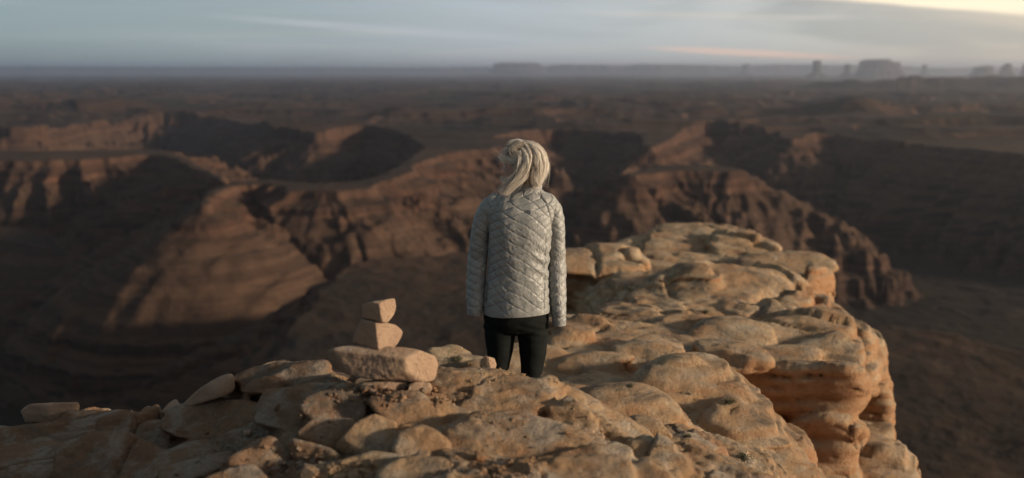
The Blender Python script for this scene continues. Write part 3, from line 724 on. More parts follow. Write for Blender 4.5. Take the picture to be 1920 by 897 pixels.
def build_ledge():
    co, no, fl = weld_solid(np.linspace(-3.1, 2.2, 480), np.linspace(2.25, 5.3, 330), lambda a, b: np.maximum(ground_height(a, b), -2.6), FUSE, .0108, 1, -3.0,
                            lambda c: (c[:, 2] > -1.0) & (c[:, 1] > 2.3) & (c[:, 1] < 5.1) & (np.abs(c[:, 0] + .45) < 2.55))
    x, y, z = co.T
    wx = x + .09*fbm(x*3, y*3, z*3, 3); wy = y + .09*fbm(x*3 + 9, y*3, z*3, 3)
    up = np.clip(no[:, 2], 0, 1)
    i1, e1, cx, cy, X, Y = cells(wx, wy, 30, (-3.6, 2.2), (2.6, 5.2), 4, 1.5, .5)
    rs = np.random.RandomState(8); tx = rs.normal(size=30)*.05; ty = rs.normal(size=30)*.05; oz = rs.normal(size=30)*.006
    tilt = (X - cx)*tx[i1] + (Y - cy)*ty[i1] + oz[i1]
    dz = np.clip(tilt, -.03, .02) - .045*np.exp(-(e1/.007)**2) - .012*np.exp(-(e1/.035)**2)
    i2, e2, cx2, cy2, X2, Y2 = cells(wx*1.0 + .02*fbm(x*14, y*14, 1.0, 2), wy, 330, (-3.6, 2.2), (2.6, 5.2), 14, 1.8, .9)
    t2 = rs.normal(size=(330, 3)); msk = sstep(-.05, .2, perlin(x*1.3 + 4, y*1.3, 2.0))
    dz += msk*(np.clip((X2 - cx2)*t2[i2, 0]*.10 + (Y2 - cy2)*t2[i2, 1]*.10 + t2[i2, 2]*.006, -.02, .02) - .020*np.exp(-(e2/.006)**2))
    # thin beds weathering back in small steps
    w = fbm(x*1.4, y*1.4, 2.0, 3); n4 = fbm(x*6, y*6, z*6, 4, .6)
    q = (z + .10*w + .10*x)/.034 + .8*n4; fr = q - np.floor(q); a_ = .4 + .6*np.abs(np.sin(np.floor(q)*1.7))
    dz += .034*(sstep(.30, .62, fr) - fr + .1)*.75*a_*sstep(-.25, .1, perlin(x*1.1, y*1.1, 14.0) + .15)
    d3 = .009*fbm(x*5, y*5, z*9, 4, .6) + .0075*fbm(x*24, y*24, z*50, 4, .65)
    co2 = co + no*(d3*1.1)[:, None]; co2[:, 2] += dz*(.3 + .7*up)
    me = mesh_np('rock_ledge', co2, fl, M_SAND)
    print('ledge verts', len(co2))
    return put('rock_ledge', me, kind='structure')
LEDGE = build_ledge()
for q_ in QUEUE: blk_now(*q_)

# shelf and cliff: rounded sandstone pillows (parts of one outcrop)
LOBES = []
def lobe(outline, depth, thick, **k):
    k.setdefault('rough', .06); k.setdefault('p', 5); k.pop('mat', None); k['p'] = k['p']*1.2 + 4; k['rough'] *= .65; k.setdefault('grow', 1.06)
    k['res'] = 5
    LOBES.append(rock('rock_lobe', outline, depth, thick*1.15, raw=True, **k))
# top of the outcrop, far
lobe([(1214, 440), (1250, 424), (1330, 424), (1380, 436), (1372, 458), (1300, 470), (1225, 462)], 14.2, 2.0, strata=.03, sfreq=14)
lobe([(1352, 438), (1400, 440), (1450, 464), (1456, 476), (1400, 492), (1350, 484), (1330, 462)], 13.2, 1.6, strata=.03, sfreq=14)
lobe([(1153, 456), (1200, 440), (1260, 446), (1300, 470), (1290, 496), (1230, 505), (1190, 492)], 13.4, 1.8, strata=.02, sfreq=14)
lobe([(1225, 486), (1262, 474), (1330, 478), (1372, 492), (1350, 512), (1260, 516)], 12.4, 1.2, p=4, rough=.10)
# left pillow with dark wall below
lobe([(1040, 474), (1080, 460), (1150, 458), (1192, 474), (1210, 505), (1196, 522), (1130, 520), (1050, 512)], 11.9, 1.8, p=4.5, planes=[(0, 72, .3), (10, -10, .5)])
lobe([(1030, 505), (1100, 508), (1190, 515), (1205, 545), (1150, 600), (1040, 640)], 12.1, 1.8, p=8, mat=M_RED, strata=.03, sfreq=9, planes=[(-30, 0, .5)])
lobe([(1112, 538), (1150, 530), (1205, 528), (1225, 542), (1180, 572), (1125, 590)], 11.2, 1.4, p=6)
# long domes of the middle
lobe([(1150, 590), (1190, 545), (1250, 512), (1300, 504), (1340, 520), (1330, 570), (1260, 600)], 9.8, 2.4, p=4, planes=[(-20, 48, .28)], res=6, strata=.012)
lobe([(1240, 520), (1290, 500), (1400, 498), (1470, 515), (1502, 545), (1505, 570), (1440, 582), (1330, 576), (1260, 556)], 9.8, 2.4, p=4, planes=[(0, 66, .24)], strata=.025, sfreq=16, res=6)
lobe([(1100, 600), (1160, 572), (1220, 580), (1250, 605), (1200, 632), (1120, 628)], 8.3, 1.6, p=4, planes=[(-20, 55, .28)])
lobe([(1385, 492), (1440, 478), (1530, 483), (1560, 506), (1545, 516), (1480, 530), (1420, 522)], 11.2, 1.6, p=7, planes=[(0, 72, .22)], strata=.02)
lobe([(1480, 520), (1540, 512), (1560, 520), (1558, 560), (1530, 580), (1490, 575)], 10.9, 1.2, p=5, mat=M_RED, strata=.05, sfreq=10, planes=[(50, 20, .5)])
lobe([(1500, 560), (1548, 556), (1566, 580), (1610, 606), (1600, 640), (1540, 640), (1500, 610)], 9.6, 1.6, p=5)
lobe([(1404, 572), (1425, 562), (1456, 566), (1466, 580), (1440, 590), (1408, 588)], 8.9, .6, p=4)
lobe([(1340, 574), (1380, 566), (1410, 576), (1410, 600), (1370, 606), (1342, 596)], 8.8, .7, p=5, rough=.1)
lobe([(1220, 604), (1262, 586), (1320, 590), (1372, 608), (1370, 628), (1300, 638), (1240, 634)], 8.0, 1.2, p=4.5, planes=[(-5, 66, .28), (-20, 10, .5)], rough=.09)
lobe([(1320, 596), (1380, 592), (1440, 612), (1430, 655), (1350, 668), (1290, 648)], 7.7, 1.6, p=4, planes=[(0, 68, .24)], rough=.07)
# the big cap and the face below it
lobe([(1400, 610), (1460, 592), (1540, 592), (1586, 610), (1590, 636), (1550, 652), (1460, 660), (1400, 650)], 7.9, 1.8, p=5, planes=[(5, 68, .25)], res=6, rough=.06)
lobe([(1500, 646), (1560, 628), (1604, 640), (1612, 662), (1600, 685), (1560, 696), (1512, 680)], 7.4, 1.1, p=4.5, rough=.09)
lobe([(1390, 655), (1450, 648), (1520, 650), (1540, 680), (1480, 692), (1400, 684)], 7.2, 1.0, p=5, rough=.08)
lobe([(1310, 650), (1370, 640), (1420, 655), (1440, 680), (1390, 694), (1330, 684)], 7.0, .9, p=5, rough=.1)
lobe([(1320, 684), (1400, 682), (1500, 682), (1580, 680), (1608, 700), (1612, 735), (1590, 765), (1560, 786), (1480, 770), (1400, 744), (1330, 715)], 7.2, 1.6, p=8, res=6, mat=M_RED,
     strata=.022, sfreq=14, planes=[(-22, -6, .42), (38, 0, .62)], rough=.045)
lobe([(1400, 735), (1480, 760), (1560, 780), (1586, 768), (1570, 800), (1545, 830), (1500, 826), (1430, 790)], 7.0, 1.3, p=7, mat=M_RED, strata=.03, sfreq=16, planes=[(-22, -12, .42), (40, -5, .6)])
lobe([(1560, 785), (1576, 790), (1586, 830), (1600, 870), (1610, 930), (1500, 930), (1500, 860), (1530, 820)], 6.9, 1.0, p=6, rough=.08)
lobe([(1590, 610), (1622, 616), (1648, 650), (1652, 690), (1655, 730), (1620, 740), (1590, 700)], 9.0, 1.2, p=6, mat=M_RED, planes=[(60, 10, .55)], rough=.07)
lobe([(1580, 690), (1640, 680), (1660, 735), (1664, 790), (1660, 815), (1600, 815), (1560, 770)], 8.9, 1.2, p=6, mat=M_RED, planes=[(-30, 0, .5)])
lobe([(1585, 792), (1620, 795), (1662, 805), (1668, 835), (1640, 850), (1590, 840)], 8.4, .9, p=5, mat=M_RED)
lobe([(1590, 850), (1612, 828), (1650, 832), (1690, 862), (1712, 905), (1640, 945), (1590, 920)], 7.8, 1.3, p=5, rough=.05)
# big dome on the right of the shelf and lower pillows
lobe([(1190, 720), (1215, 690), (1270, 668), (1320, 674), (1370, 705), (1420, 752), (1450, 800), (1420, 840), (1340, 850), (1260, 800), (1200, 755)], 5.9, 1.9, p=4, planes=[(5, 52, .28)], res=6, rough=.05, crease=.012, strata=.008)
lobe([(1340, 770), (1400, 745), (1440, 790), (1500, 830), (1545, 880), (1565, 930), (1440, 940), (1340, 860)], 5.5, 1.5, p=4.5, planes=[(12, 50, .3)], res=6, rough=.05)
lobe([(1420, 784), (1450, 786), (1500, 820), (1520, 850), (1515, 870), (1470, 850), (1440, 820)], 5.9, .7, p=4.5)
lobe([(1092, 745), (1130, 730), (1200, 730), (1245, 752), (1280, 790), (1290, 815), (1250, 830), (1170, 800), (1105, 770)], 5.3, 1.3, p=4, planes=[(8, 55, .28)], res=6, rough=.05)
lobe([(1190, 806), (1250, 800), (1320, 850), (1390, 890), (1400, 930), (1280, 920), (1200, 850)], 4.8, 1.0, p=4, planes=[(5, 58, .3)])
# flat shelf rocks beside the woman
lobe([(1031, 640), (1060, 624), (1100, 624), (1120, 640), (1118, 658), (1080, 664), (1035, 662)], 7.2, .8, p=4.5, planes=[(20, 50, .35)])
lobe([(1150, 654), (1185, 642), (1240, 640), (1274, 656), (1272, 668), (1220, 676), (1160, 668)], 6.8, .7, p=4.5, planes=[(0, 62, .3), (0, -20, .5)], rough=.08)
lobe([(1042, 692), (1062, 672), (1100, 662), (1150, 664), (1180, 672), (1150, 692), (1100, 700), (1060, 702)], 6.35, .6, p=5, planes=[(0, 60, .3), (0, -20, .5)], rough=.09)
lobe([(1025, 606), (1060, 596), (1120, 598), (1180, 620), (1160, 640), (1060, 634)], 7.8, 1.2, p=5, planes=[(-10, 68, .25)])
lobe([(800, 690), (812, 668), (850, 664), (872, 672), (880, 700), (850, 712), (805, 708)], 5.7, .5, p=6)
lobe([(868, 690), (888, 676), (912, 680), (925, 700), (900, 712)], 5.6, .35, p=5)
lobe([(925, 668), (960, 650), (1010, 648), (1050, 660), (1050, 690), (960, 700)], 6.5, .9, p=5, planes=[(0, 70, .25)])

def build_outcrop():
    # solid of the shelf, welded with the pillows into one body of rock
    co, no, fl = weld_solid(np.linspace(-1.2, 5.2, 300), np.linspace(4.25, 16.0, 420), lambda a, b: np.maximum(ground_height(a, b), -9.0) - .01, LOBES, .027, 2, -9.6,
                            lambda c: (c[:, 2] > -7.5) & (c[:, 1] > 4.32))
    x, y, z = co.T
    hor = np.sqrt(no[:, 0]**2 + no[:, 1]**2)
    w = fbm(x*.9, y*.9, z*.5, 3)
    zz = z + .16*w + .035*x - .02*y
    # bedding: lips and notches at irregular heights
    def lips(q, f0, sd): 
        t = q*f0 + .8*perlin(q*f0*.31, sd, .2); fr = t - np.floor(t); k = np.floor(t)
        amp = .5 + .5*np.abs(np.sin(k*12.9898 + sd)*43758.5 % 1.0)
        return amp*(np.sqrt(np.clip(1 - (2*fr - 1)**4, 0, 1)) - .6)
    d1 = lips(zz, 5.2, 1.0)*.10 + lips(zz, 13.0, 5.0)*.04
    grad = no.copy(); grad[:, 2] *= .25
    co2 = co + grad*(d1*np.clip(hor*2.2, 0, 1))[:, None]
    n4 = fbm(x*2.6, y*2.6, z*2.6, 4, .55); q = (zz + .014*n4)/.10; fr = q - np.floor(q); a_ = .35 + .65*np.abs(np.sin(np.floor(q)*1.9))
    co2[:, 2] += .085*(sstep(.30, .52, fr) - fr)*a_*sstep(-.25, .15, perlin(x*.8, y*.8, 55.0))*np.clip(no[:, 2]*1.3, 0, 1)
    wx = x + .16*fbm(x*2, y*2, z*2, 3); wy = y + .16*fbm(x*2 + 7, y*2, z*2, 3)
    i1, e1, cx, cy, X, Y = cells(wx, wy, 30, (-1.2, 4.2), (5.2, 16), 24, 1.3, .3)
    rs = np.random.RandomState(5); tl = rs.normal(size=(30, 3))
    co2[:, 2] += np.clip((X - cx)*tl[i1, 0]*.03 + (Y - cy)*tl[i1, 1]*.03 + tl[i1, 2]*.02, -.07, .07) - (.06*np.exp(-(e1/.020)**2) + .012*np.exp(-(e1/.06)**2))*sstep(-.2, .1, perlin(x, y, 77.0))
    d2 = .04*fbm(x*.9, y*.9, z*2.0, 3) + .014*fbm(x*3.2, y*3.2, z*14, 4, .55) + .008*fbm(x*15, y*15, z*30, 3, .6)
    cr = np.clip(1 - np.abs(perlin(x*1.1 + .3*w, y*1.5, z*.7))*15, 0, 1)*sstep(-.1, .2, perlin(x*.6, y*.6, 9.0))
    pit = -.016*sstep(.42, .6, perlin(x*4.5, y*4.5, z*7.5))*np.clip(hor*1.5, .2, 1)
    co2 = co2 + no*(d2 - .07*cr + pit)[:, None]
    me = mesh_np('rock_outcrop', co2, fl, M_OUT)
    print('outcrop verts', len(co2))
    return put('rock_outcrop', me, kind='structure')
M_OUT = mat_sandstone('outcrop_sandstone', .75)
OUT = build_outcrop()

# ------------------------------------------------------------------ loose stones (each a thing)
CG = 'stones stacked into the cairn'
def stone(name, label, outline, depth, thick, group=None, cat='rock', **k):
    kw = dict(label=label, category=cat)
    if group: kw['group'] = group
    kw.update(k); kw.setdefault('mat', M_PALE); kw.setdefault('facets', 2)
    return rock(name, outline, depth, thick, **kw)
CD = 3.62
stone('cairn_stone', 'angular blocky stone balanced on the very top of the cairn', [(679, 572), (700, 566), (740, 561), (743, 578), (738, 592), (724, 606), (708, 602), (679, 598)], CD, .15, CG, p=22, res=5,
      planes=[(-28, 4, .36), (56, 14, .34), (0, 80, .6)], rough=.028, fine=1.8)
stone('cairn_stone', 'squarish pinkish stone with a pointed right corner, second from the top of the cairn', [(680, 597), (705, 602), (740, 608), (755, 622), (748, 640), (734, 656), (700, 654), (662, 643), (668, 620)], CD + .01, .19, CG, p=22, res=5,
      planes=[(-28, 4, .38), (52, 8, .32), (5, 80, .64)], rough=.025, fine=1.7)
stone('cairn_stone', 'long flat stone carrying the two smaller blocks of the cairn', [(616, 660), (640, 650), (690, 648), (770, 654), (812, 668), (821, 690), (818, 712), (790, 717), (700, 712), (655, 702), (625, 686)], CD, .34, CG, p=34, res=6,
      planes=[(-14, 8, .40), (0, 78, .5), (52, 8, .56), (-50, -20, .52), (5, -40, .62)], rough=.026, fine=1.8, facets=9, strata=.008, sfreq=70)
stone('base_slab', 'orange tan slab wedged under the left of the cairn\'s long flat stone', [(668, 724), (690, 714), (760, 712), (768, 722), (752, 738), (730, 746), (690, 742), (672, 736)], 3.6, .26, CG, p=12, planes=[(20, 12, .5), (0, 70, .5), (-30, -20, .5)], rough=.05)
stone('base_slab', 'small pale slab under the right end of the cairn\'s long flat stone', [(765, 722), (775, 716), (805, 718), (810, 730), (800, 738), (772, 736)], 3.58, .2, CG, p=9, planes=[(10, 20, .5)], rough=.06)
stone('loose_stone', 'small reddish cube-like stone on the plate just left of the woman\'s legs', [(902, 692), (910, 686), (926, 690), (931, 702), (928, 710), (904, 712), (900, 703)], 3.9, .08, None, p=20, res=4, planes=[(-20, 10, .45), (40, 20, .5)], rough=.06)
stone('tilted_slab', 'thick tilted slab with a bright orange end on the left rim of the ledge', [(342, 768), (375, 738), (415, 715), (434, 711), (440, 724), (438, 742), (425, 752), (390, 762), (352, 774)], 3.98, .2, None, p=14, planes=[(-28, 8, .42), (55, 8, .72), (-10, 66, .5)], rough=.03)
stone('flat_slab', 'flat orange-faced slab lying on the far left ledge', [(42, 785), (60, 772), (145, 768), (149, 782), (138, 800), (100, 807), (50, 806)], 4.62, .3, None, p=14, planes=[(-20, 0, .35), (40, 5, .45), (0, 72, .5)], rough=.05, strata=.03, sfreq=60)
stone('grey_stone', 'small pointed grey stone beside the lower end of the tilted slab', [(302, 785), (318, 766), (330, 760), (338, 770), (334, 784), (315, 792)], 4.25, .15, None, p=10, res=4)
stone('flat_stone', 'small light flat stone in the crack right of the bedded plate', [(1086, 808), (1094, 804), (1112, 806), (1117, 814), (1104, 818), (1090, 816)], 3.32, .06, None, p=8, res=3)
stone('round_stone', 'small round stone lying low in the diagonal crack', [(1120, 822), (1128, 820), (1135, 826), (1130, 834), (1121, 832)], 3.28, .05, None, p=6, res=3)
stone('red_stone', 'small wedge of orange stone on the gravel at the bottom of the view', [(890, 862), (896, 858), (910, 870), (905, 880), (892, 878)], 3.0, .05, None, p=12, res=3, mat=M_RED)
stone('dark_stone', 'small pale stone in the middle of the shaded left slope', [(455, 788), (462, 784), (470, 787), (468, 795), (458, 796)], 3.6, .06, None, p=8, res=3)
# dead twig
def tube_mesh(paths, sides=5):
    V = []; Fc = []; o = 0
    for pts, rad in paths:
        pts = np.asarray(pts, float); n = len(pts); rad = np.broadcast_to(np.asarray(rad, float), (n,))
        t = np.gradient(pts, axis=0); t /= np.linalg.norm(t, axis=1)[:, None] + 1e-9
        a = np.cross(t, (0.2, .1, 1.0)); a /= np.linalg.norm(a, axis=1)[:, None] + 1e-9; b = np.cross(t, a)
        ph = np.linspace(0, 2*np.pi, sides, endpoint=False)
        ring = pts[:, None] + rad[:, None, None]*(a[:, None]*np.cos(ph)[None, :, None] + b[:, None]*np.sin(ph)[None, :, None])
        V.append(ring.reshape(-1, 3))
        i = np.arange(n-1)[:, None]*sides + np.arange(sides)[None]; j = np.arange(n-1)[:, None]*sides + (np.arange(sides)[None]+1) % sides
        Fc.append(np.stack([i, j, j+sides, i+sides], -1).reshape(-1, 4) + o); o += n*sides
    return np.concatenate(V), np.concatenate(Fc)
def plain_mat(name, c, rough=.9, spec=.2):
    m, T, b = new_mat(name)
    P = T.node('ShaderNodeTexCoord').outputs['Object']
    n = T.noise(P, 60, 4, .6)
    T.put(b.inputs['Base Color'], T.mix(n, tuple(.72*v for v in c), tuple(min(1.2*v, 1) for v in c))); b.inputs['Roughness'].default_value = rough; b.inputs['Specular IOR Level'].default_value = spec
    return m
M_TWIG = plain_mat('dry_wood', (.30, .22, .15))
def ray_ground(px, py, lo=2.2, hi=16):
    ds = np.linspace(lo, hi, 900); P = np.array([W(px, py, d) for d in ds])
    z = ground_height(P[:, 0], P[:, 1]); k = np.where(P[:, 2] < z)[0]
    return P[k[0]] if len(k) else None
a = W(836, 693, 3.95); b_ = W(902, 699, 3.9)
tw = [a + (b_-a)*t + np.array((0, 0, .006*math.sin(t*7))) for t in np.linspace(0, 1, 9)]
tp = [(tw, np.linspace(.0018, .003, 9)), ([tw[3], tw[3] + np.array((.03, .0, .012)), tw[3] + np.array((.06, .01, .016))], [.0015, .001, .0006])]
V, Fc = tube_mesh([(np.array(p) - a, r) for p, r in tp])
put('dry_twig', mesh_np('dry_twig', V, Fc, M_TWIG), loc=tuple(a), label='thin dry twig lying behind the plate between cairn and reddish stone', category='twig')

# gravel in the hollows: uncountable crumbs of stone, one object
def build_gravel():
    rs = np.random.RandomState(3)
    D, Fc0 = ico(1); Vs = []; Fs = []; o = 0
    zones = [(700, 880, 730, 760, 260, .010), (850, 1000, 772, 800, 120, .007), (840, 1010, 858, 897, 320, .010), (500, 700, 868, 897, 260, .020), (1060, 1160, 745, 830, 60, .008), (350, 620, 730, 870, 260, .007),
             (620, 740, 722, 762, 180, .012), (830, 1000, 800, 850, 60, .007), (120, 500, 790, 897, 160, .008), (860, 1060, 690, 720, 120, .008), (1060, 1300, 740, 860, 50, .008)]
    for x0, x1, y0, y1, n, sz in zones:
        for _ in range(n):
            px = rs.uniform(x0, x1); py = rs.uniform(y0, y1)
            ds = np.linspace(2.5, 4.4, 110); P = np.array(dir_px(px, py)); P = P[None]*(ds/P[1])[:, None] + np.array((0, 0, CAMZ))
            z = HG(P[:, 0], P[:, 1])
            k = np.where(P[:, 2] < z)[0]
            if not len(k): continue
            q = P[k[0]]; s = sz*math.exp(rs.normal()*.5)*.6
            v = D*(1 + .35*rs.normal(size=(len(D), 1))) * np.array((1, rs.uniform(.6, 1), rs.uniform(.45, .8)))*s
            a = rs.uniform(0, 6.28); c, d = math.cos(a), math.sin(a)
            v = v@np.array(((c, -d, 0), (d, c, 0), (0, 0, 1)))
            Vs.append(v + q); Fs.append(Fc0 + o); o += len(D)
    me = mesh_np('gravel', np.concatenate(Vs), np.concatenate(Fs), M_SAND, False)
    put('gravel', me, kind='stuff')
# top surface of ground and blocks together, on a fine raster, for resting small things on
def make_hg():
    from mathutils.bvhtree import BVHTree
    dg = bpy.context.evaluated_depsgraph_get()
    Vs = []; Fs = []; o = 0
    bpy.context.view_layer.update()
    for ob in S.objects:
        if ob.type == 'MESH' and ob.name.split('.')[0] in ('rock_block', 'rocky_ground', 'rock_outcrop', 'rock_ledge', 'base_slab'):
            me = ob.data; n = len(me.vertices); co = np.empty(n*3, np.float32); me.vertices.foreach_get('co', co); co = co.reshape(-1, 3)
            mw = np.array(ob.matrix_world); co = co@mw[:3, :3].T + mw[:3, 3]
            k = me.polygons[0].loop_total; f = np.empty(len(me.polygons)*k, np.int32); me.loops.foreach_get('vertex_index', f); f = f.reshape(-1, k)
            if k == 4: f = np.concatenate([f[:, :3], f[:, [0, 2, 3]]])
            Vs.append(co); Fs.append(f + o); o += n
    xs = np.linspace(-3.2, 3.6, 681); ys = np.linspace(2.0, 15.0, 1301)
    H = np.full((len(ys), len(xs)), -50.0)
    for co, f0 in zip(Vs, Fs):
        ix = np.round((co[:, 0] + 3.2)/.01).astype(int); iy = np.round((co[:, 1] - 2)/.01).astype(int)
        m = (ix >= 0) & (ix < len(xs)) & (iy >= 0) & (iy < len(ys))
        np.maximum.at(H, (iy[m], ix[m]), co[m, 2])
    for _ in range(3):
        q = H.copy()
        for dx, dy in ((0, 1), (1, 0), (0, -1), (-1, 0)):
            sft = np.roll(H, (dy, dx), (0, 1)); q = np.where(H < -40, np.maximum(q, sft), q)
        H = q
    def f(x, y):
        ix = np.clip(np.round((np.asarray(x) + 3.2)/.01).astype(int), 0, len(xs)-1); iy = np.clip(np.round((np.asarray(y) - 2)/.01).astype(int), 0, len(ys)-1)
        return H[iy, ix]
    return f
HG = make_hg()
for ob in S.objects:                       # settle the loose stones on the rock
    if ob.get('category') == 'rock' and ob.name.split('.')[0] not in ('cairn_stone', 'base_slab'):
        co = np.array([v.co[:] for v in ob.data.vertices]); L0 = ob.location
        low = co[co[:, 2] < co[:, 2].min() + .3*np.ptp(co[:, 2])]
        gz = HG(low[:, 0] + L0.x, low[:, 1] + L0.y); dz = np.percentile(gz - (low[:, 2] + L0.z), 70) - .004
        print('settle', ob.name, round(float(dz), 3)); ob.location.z += float(np.clip(dz, -.12, .12))
build_gravel()

# desert scrub: small cushions of stems and leaves
M_SCRUB = plain_mat('scrub_leaves', (.075, .085, .05)); M_DRY = plain_mat('dry_grass', (.34, .24, .12))
def scrub(px, py, rad_px, label, dry=False, seed=0, lo=4.3):
    rs = np.random.RandomState(seed)
    ds = np.linspace(lo, 15, 900); P = np.array(dir_px(px, py)); P = P[None]*(ds/P[1])[:, None] + np.array((0, 0, CAMZ))
    z = HG(P[:, 0], P[:, 1]); k = np.where(P[:, 2] < z)[0]
    if not len(k): print('scrub missed', px, py); return
    q = P[k[0]]; r = rad_px/F*q[1]
    paths = []; LV = []; LF = []; o = 0
    for _ in range(46):
        a = rs.uniform(0, 6.28); e = rs.uniform(.25, 1.35); L = r*rs.uniform(.7, 1.25)
        d = np.array((math.cos(a)*math.cos(e), math.sin(a)*math.cos(e), math.sin(e)*.8))
        pts = [d*L*t + np.array((0, 0, -.1*r)) + rs.normal(size=3)*.05*L*t for t in np.linspace(0, 1, 5)]
        paths.append((pts, np.linspace(r*.022, r*.008, 5)))
        for _ in range(0 if dry else 14):
            c = pts[rs.randint(1, 5)] + rs.normal(size=3)*.10*r; u = rs.normal(size=3); u /= np.linalg.norm(u); w = np.cross(u, rs.normal(size=3)); w /= np.linalg.norm(w)
            s = r*.11
            LV += [c - u*s, c + w*s*.4, c + u*s, c - w*s*.4]; LF.append((o, o+1, o+2, o+3)); o += 4
    V, Fc = tube_mesh(paths, 3)
    root = put('scrub_plant', None, loc=tuple(q), label=label, category='plant', group='small scrub plants on the rocks')
    put('stems', mesh_np('stems', V, Fc, M_DRY if dry else M_TWIG), root)
    if LV: put('foliage', mesh_np('foliage', LV, LF, M_SCRUB, False), root)
scrub(1366, 756, 13, 'dark scrub tuft on the flank of the big sandstone dome', seed=1)
scrub(1392, 862, 18, 'largest dark scrub tuft, low on the dome near the bottom of the view', seed=2)
scrub(1288, 820, 9, 'scrub tuft in the cleft below the smooth lower pillow of rock', seed=3)
scrub(1182, 726, 8, 'tiny scrub tuft between the flat shelf rock and the lower pillow', seed=4)
scrub(1183, 545, 8, 'dark scrub tuft in the shade beside the far left pillow', seed=5)
scrub(1322, 588, 9, 'scrub tuft in front of the long middle dome', seed=6)
scrub(858, 676, 12, 'green tuft beside the pale rock left of the woman\'s knees', seed=7)
scrub(880, 684, 12, 'dry straw-coloured tuft next to the woman\'s left leg', dry=True, seed=8)
scrub(1272, 430, 6, 'dry tuft standing on the summit of the outcrop', dry=True, seed=9, lo=10)

# ------------------------------------------------------------------ the woman
PD = 4.70
def Wz(px, py, dy=0.0): return W(px, py, PD + dy)
def zpx(px, z, dy=0.0):                    # point on the pixel column px at height z
    u = dir_px(px, 448.5); y = PD + dy
    return np.array((u[0]/u[1]*y*1.0, y, z))
PERSON = put('person', None, loc=tuple(zpx(969, 0.0)), label='woman with windblown blond hair, silver quilted jacket and black trousers, seen from behind',
             category='person')
PO = np.array(PERSON.location)
def ppart(name, V, Fc, mat, parent=None, smooth=True):
    return put(name, mesh_np(name, np.asarray(V) - PO, Fc, mat, smooth), parent or PERSON)
def resample(C, n):
    C = np.asarray(C, float); k = len(C); t = np.linspace(0, k-1, n); out = []
    for q in t:                            # Catmull-Rom
        i = min(int(q), k-2); f = q - i
        p0, p1, p2, p3 = C[max(i-1, 0)], C[i], C[i+1], C[min(i+2, k-1)]
        out.append(.5*((2*p1) + (-p0+p2)*f + (2*p0-5*p1+4*p2-p3)*f*f + (-p0+3*p1-3*p2+p3)*f**3))
    return np.array(out)
def loft(path, ra, rb, nseg=24, n=40, axis=(0, 1, 0), closed=True, expo=2.0):
    """tube along path; ra = radius along 'axis x tangent', rb = radius along axis"""
    D = resample([list(p) + [a, b] for p, a, b in zip(path, ra, rb)], n)
    P = D[:, :3]; t = np.gradient(P, axis=0); t /= np.linalg.norm(t, axis=1)[:, None]
    ax = np.asarray(axis, float); b = ax - t*(t@ax)[:, None]; b /= np.linalg.norm(b, axis=1)[:, None]; a = np.cross(b, t)
    ph = np.linspace(0, 2*np.pi, nseg, endpoint=False); c, s = np.cos(ph), np.sin(ph)
    c2 = np.sign(c)*np.abs(c)**(2/expo); s2 = np.sign(s)*np.abs(s)**(2/expo)
    V = P[:, None] + a[:, None]*(D[:, 3][:, None]*c2)[..., None] + b[:, None]*(D[:, 4][:, None]*s2)[..., None]
    V = V.reshape(-1, 3)
    i = np.arange(n-1)[:, None]*nseg + np.arange(nseg)[None]; j = np.arange(n-1)[:, None]*nseg + (np.arange(nseg)[None]+1) % nseg
    Fc = np.stack([i, j, j+nseg, i+nseg], -1).reshape(-1, 4)
    if closed:
        c0 = len(V); V = np.concatenate([V, P[:1], P[-1:]])
        k = np.arange(nseg); k1 = (k+1) % nseg; e = (n-1)*nseg
        Fc = np.concatenate([Fc, np.stack([k1, k, np.full(nseg, c0), np.full(nseg, c0)], -1), np.stack([e+k, e+k1, np.full(nseg, c0+1), np.full(nseg, c0+1)], -1)])
    return V, Fc
def tri(Fc):
    Fc = np.asarray(Fc)
    if Fc.shape[1] == 3: return Fc
    T = np.concatenate([Fc[:, :3], Fc[:, [0, 2, 3]]]); ok = (T[:, 0] != T[:, 1]) & (T[:, 1] != T[:, 2]) & (T[:, 0] != T[:, 2])
    return T[ok]
def ball(c, r):
    D, Fc = ico(4); return np.asarray(c) + D*np.asarray(r), Fc
def weld(parts, voxel, smooth=2):
    V = []; Fs = []; o = 0
    for v, f in parts: V.append(v); Fs.append(tri(f) + o); o += len(v)
    me = mesh_np('w', np.concatenate(V), np.concatenate(Fs)); ob = bpy.data.objects.new('w', me); COL.objects.link(ob)
    md = ob.modifiers.new('r', 'REMESH'); md.mode = 'VOXEL'; md.voxel_size = voxel
    sm = ob.modifiers.new('s', 'SMOOTH'); sm.factor = .5; sm.iterations = smooth
    ev = ob.evaluated_get(bpy.context.evaluated_depsgraph_get()); em = ev.to_mesh()
    n = len(em.vertices); co = np.empty(n*3, np.float32); em.vertices.foreach_get('co', co)
    no = np.empty(n*3, np.float32); em.vertex_normals.foreach_get('vector', no)
    fl = np.empty(len(em.polygons)*4, np.int32); em.loops.foreach_get('vertex_index', fl)
    ev.to_mesh_clear(); bpy.data.objects.remove(ob); bpy.data.meshes.remove(me)
    return co.reshape(-1, 3).astype(float), fl.reshape(-1, 4), no.reshape(-1, 3).astype(float)

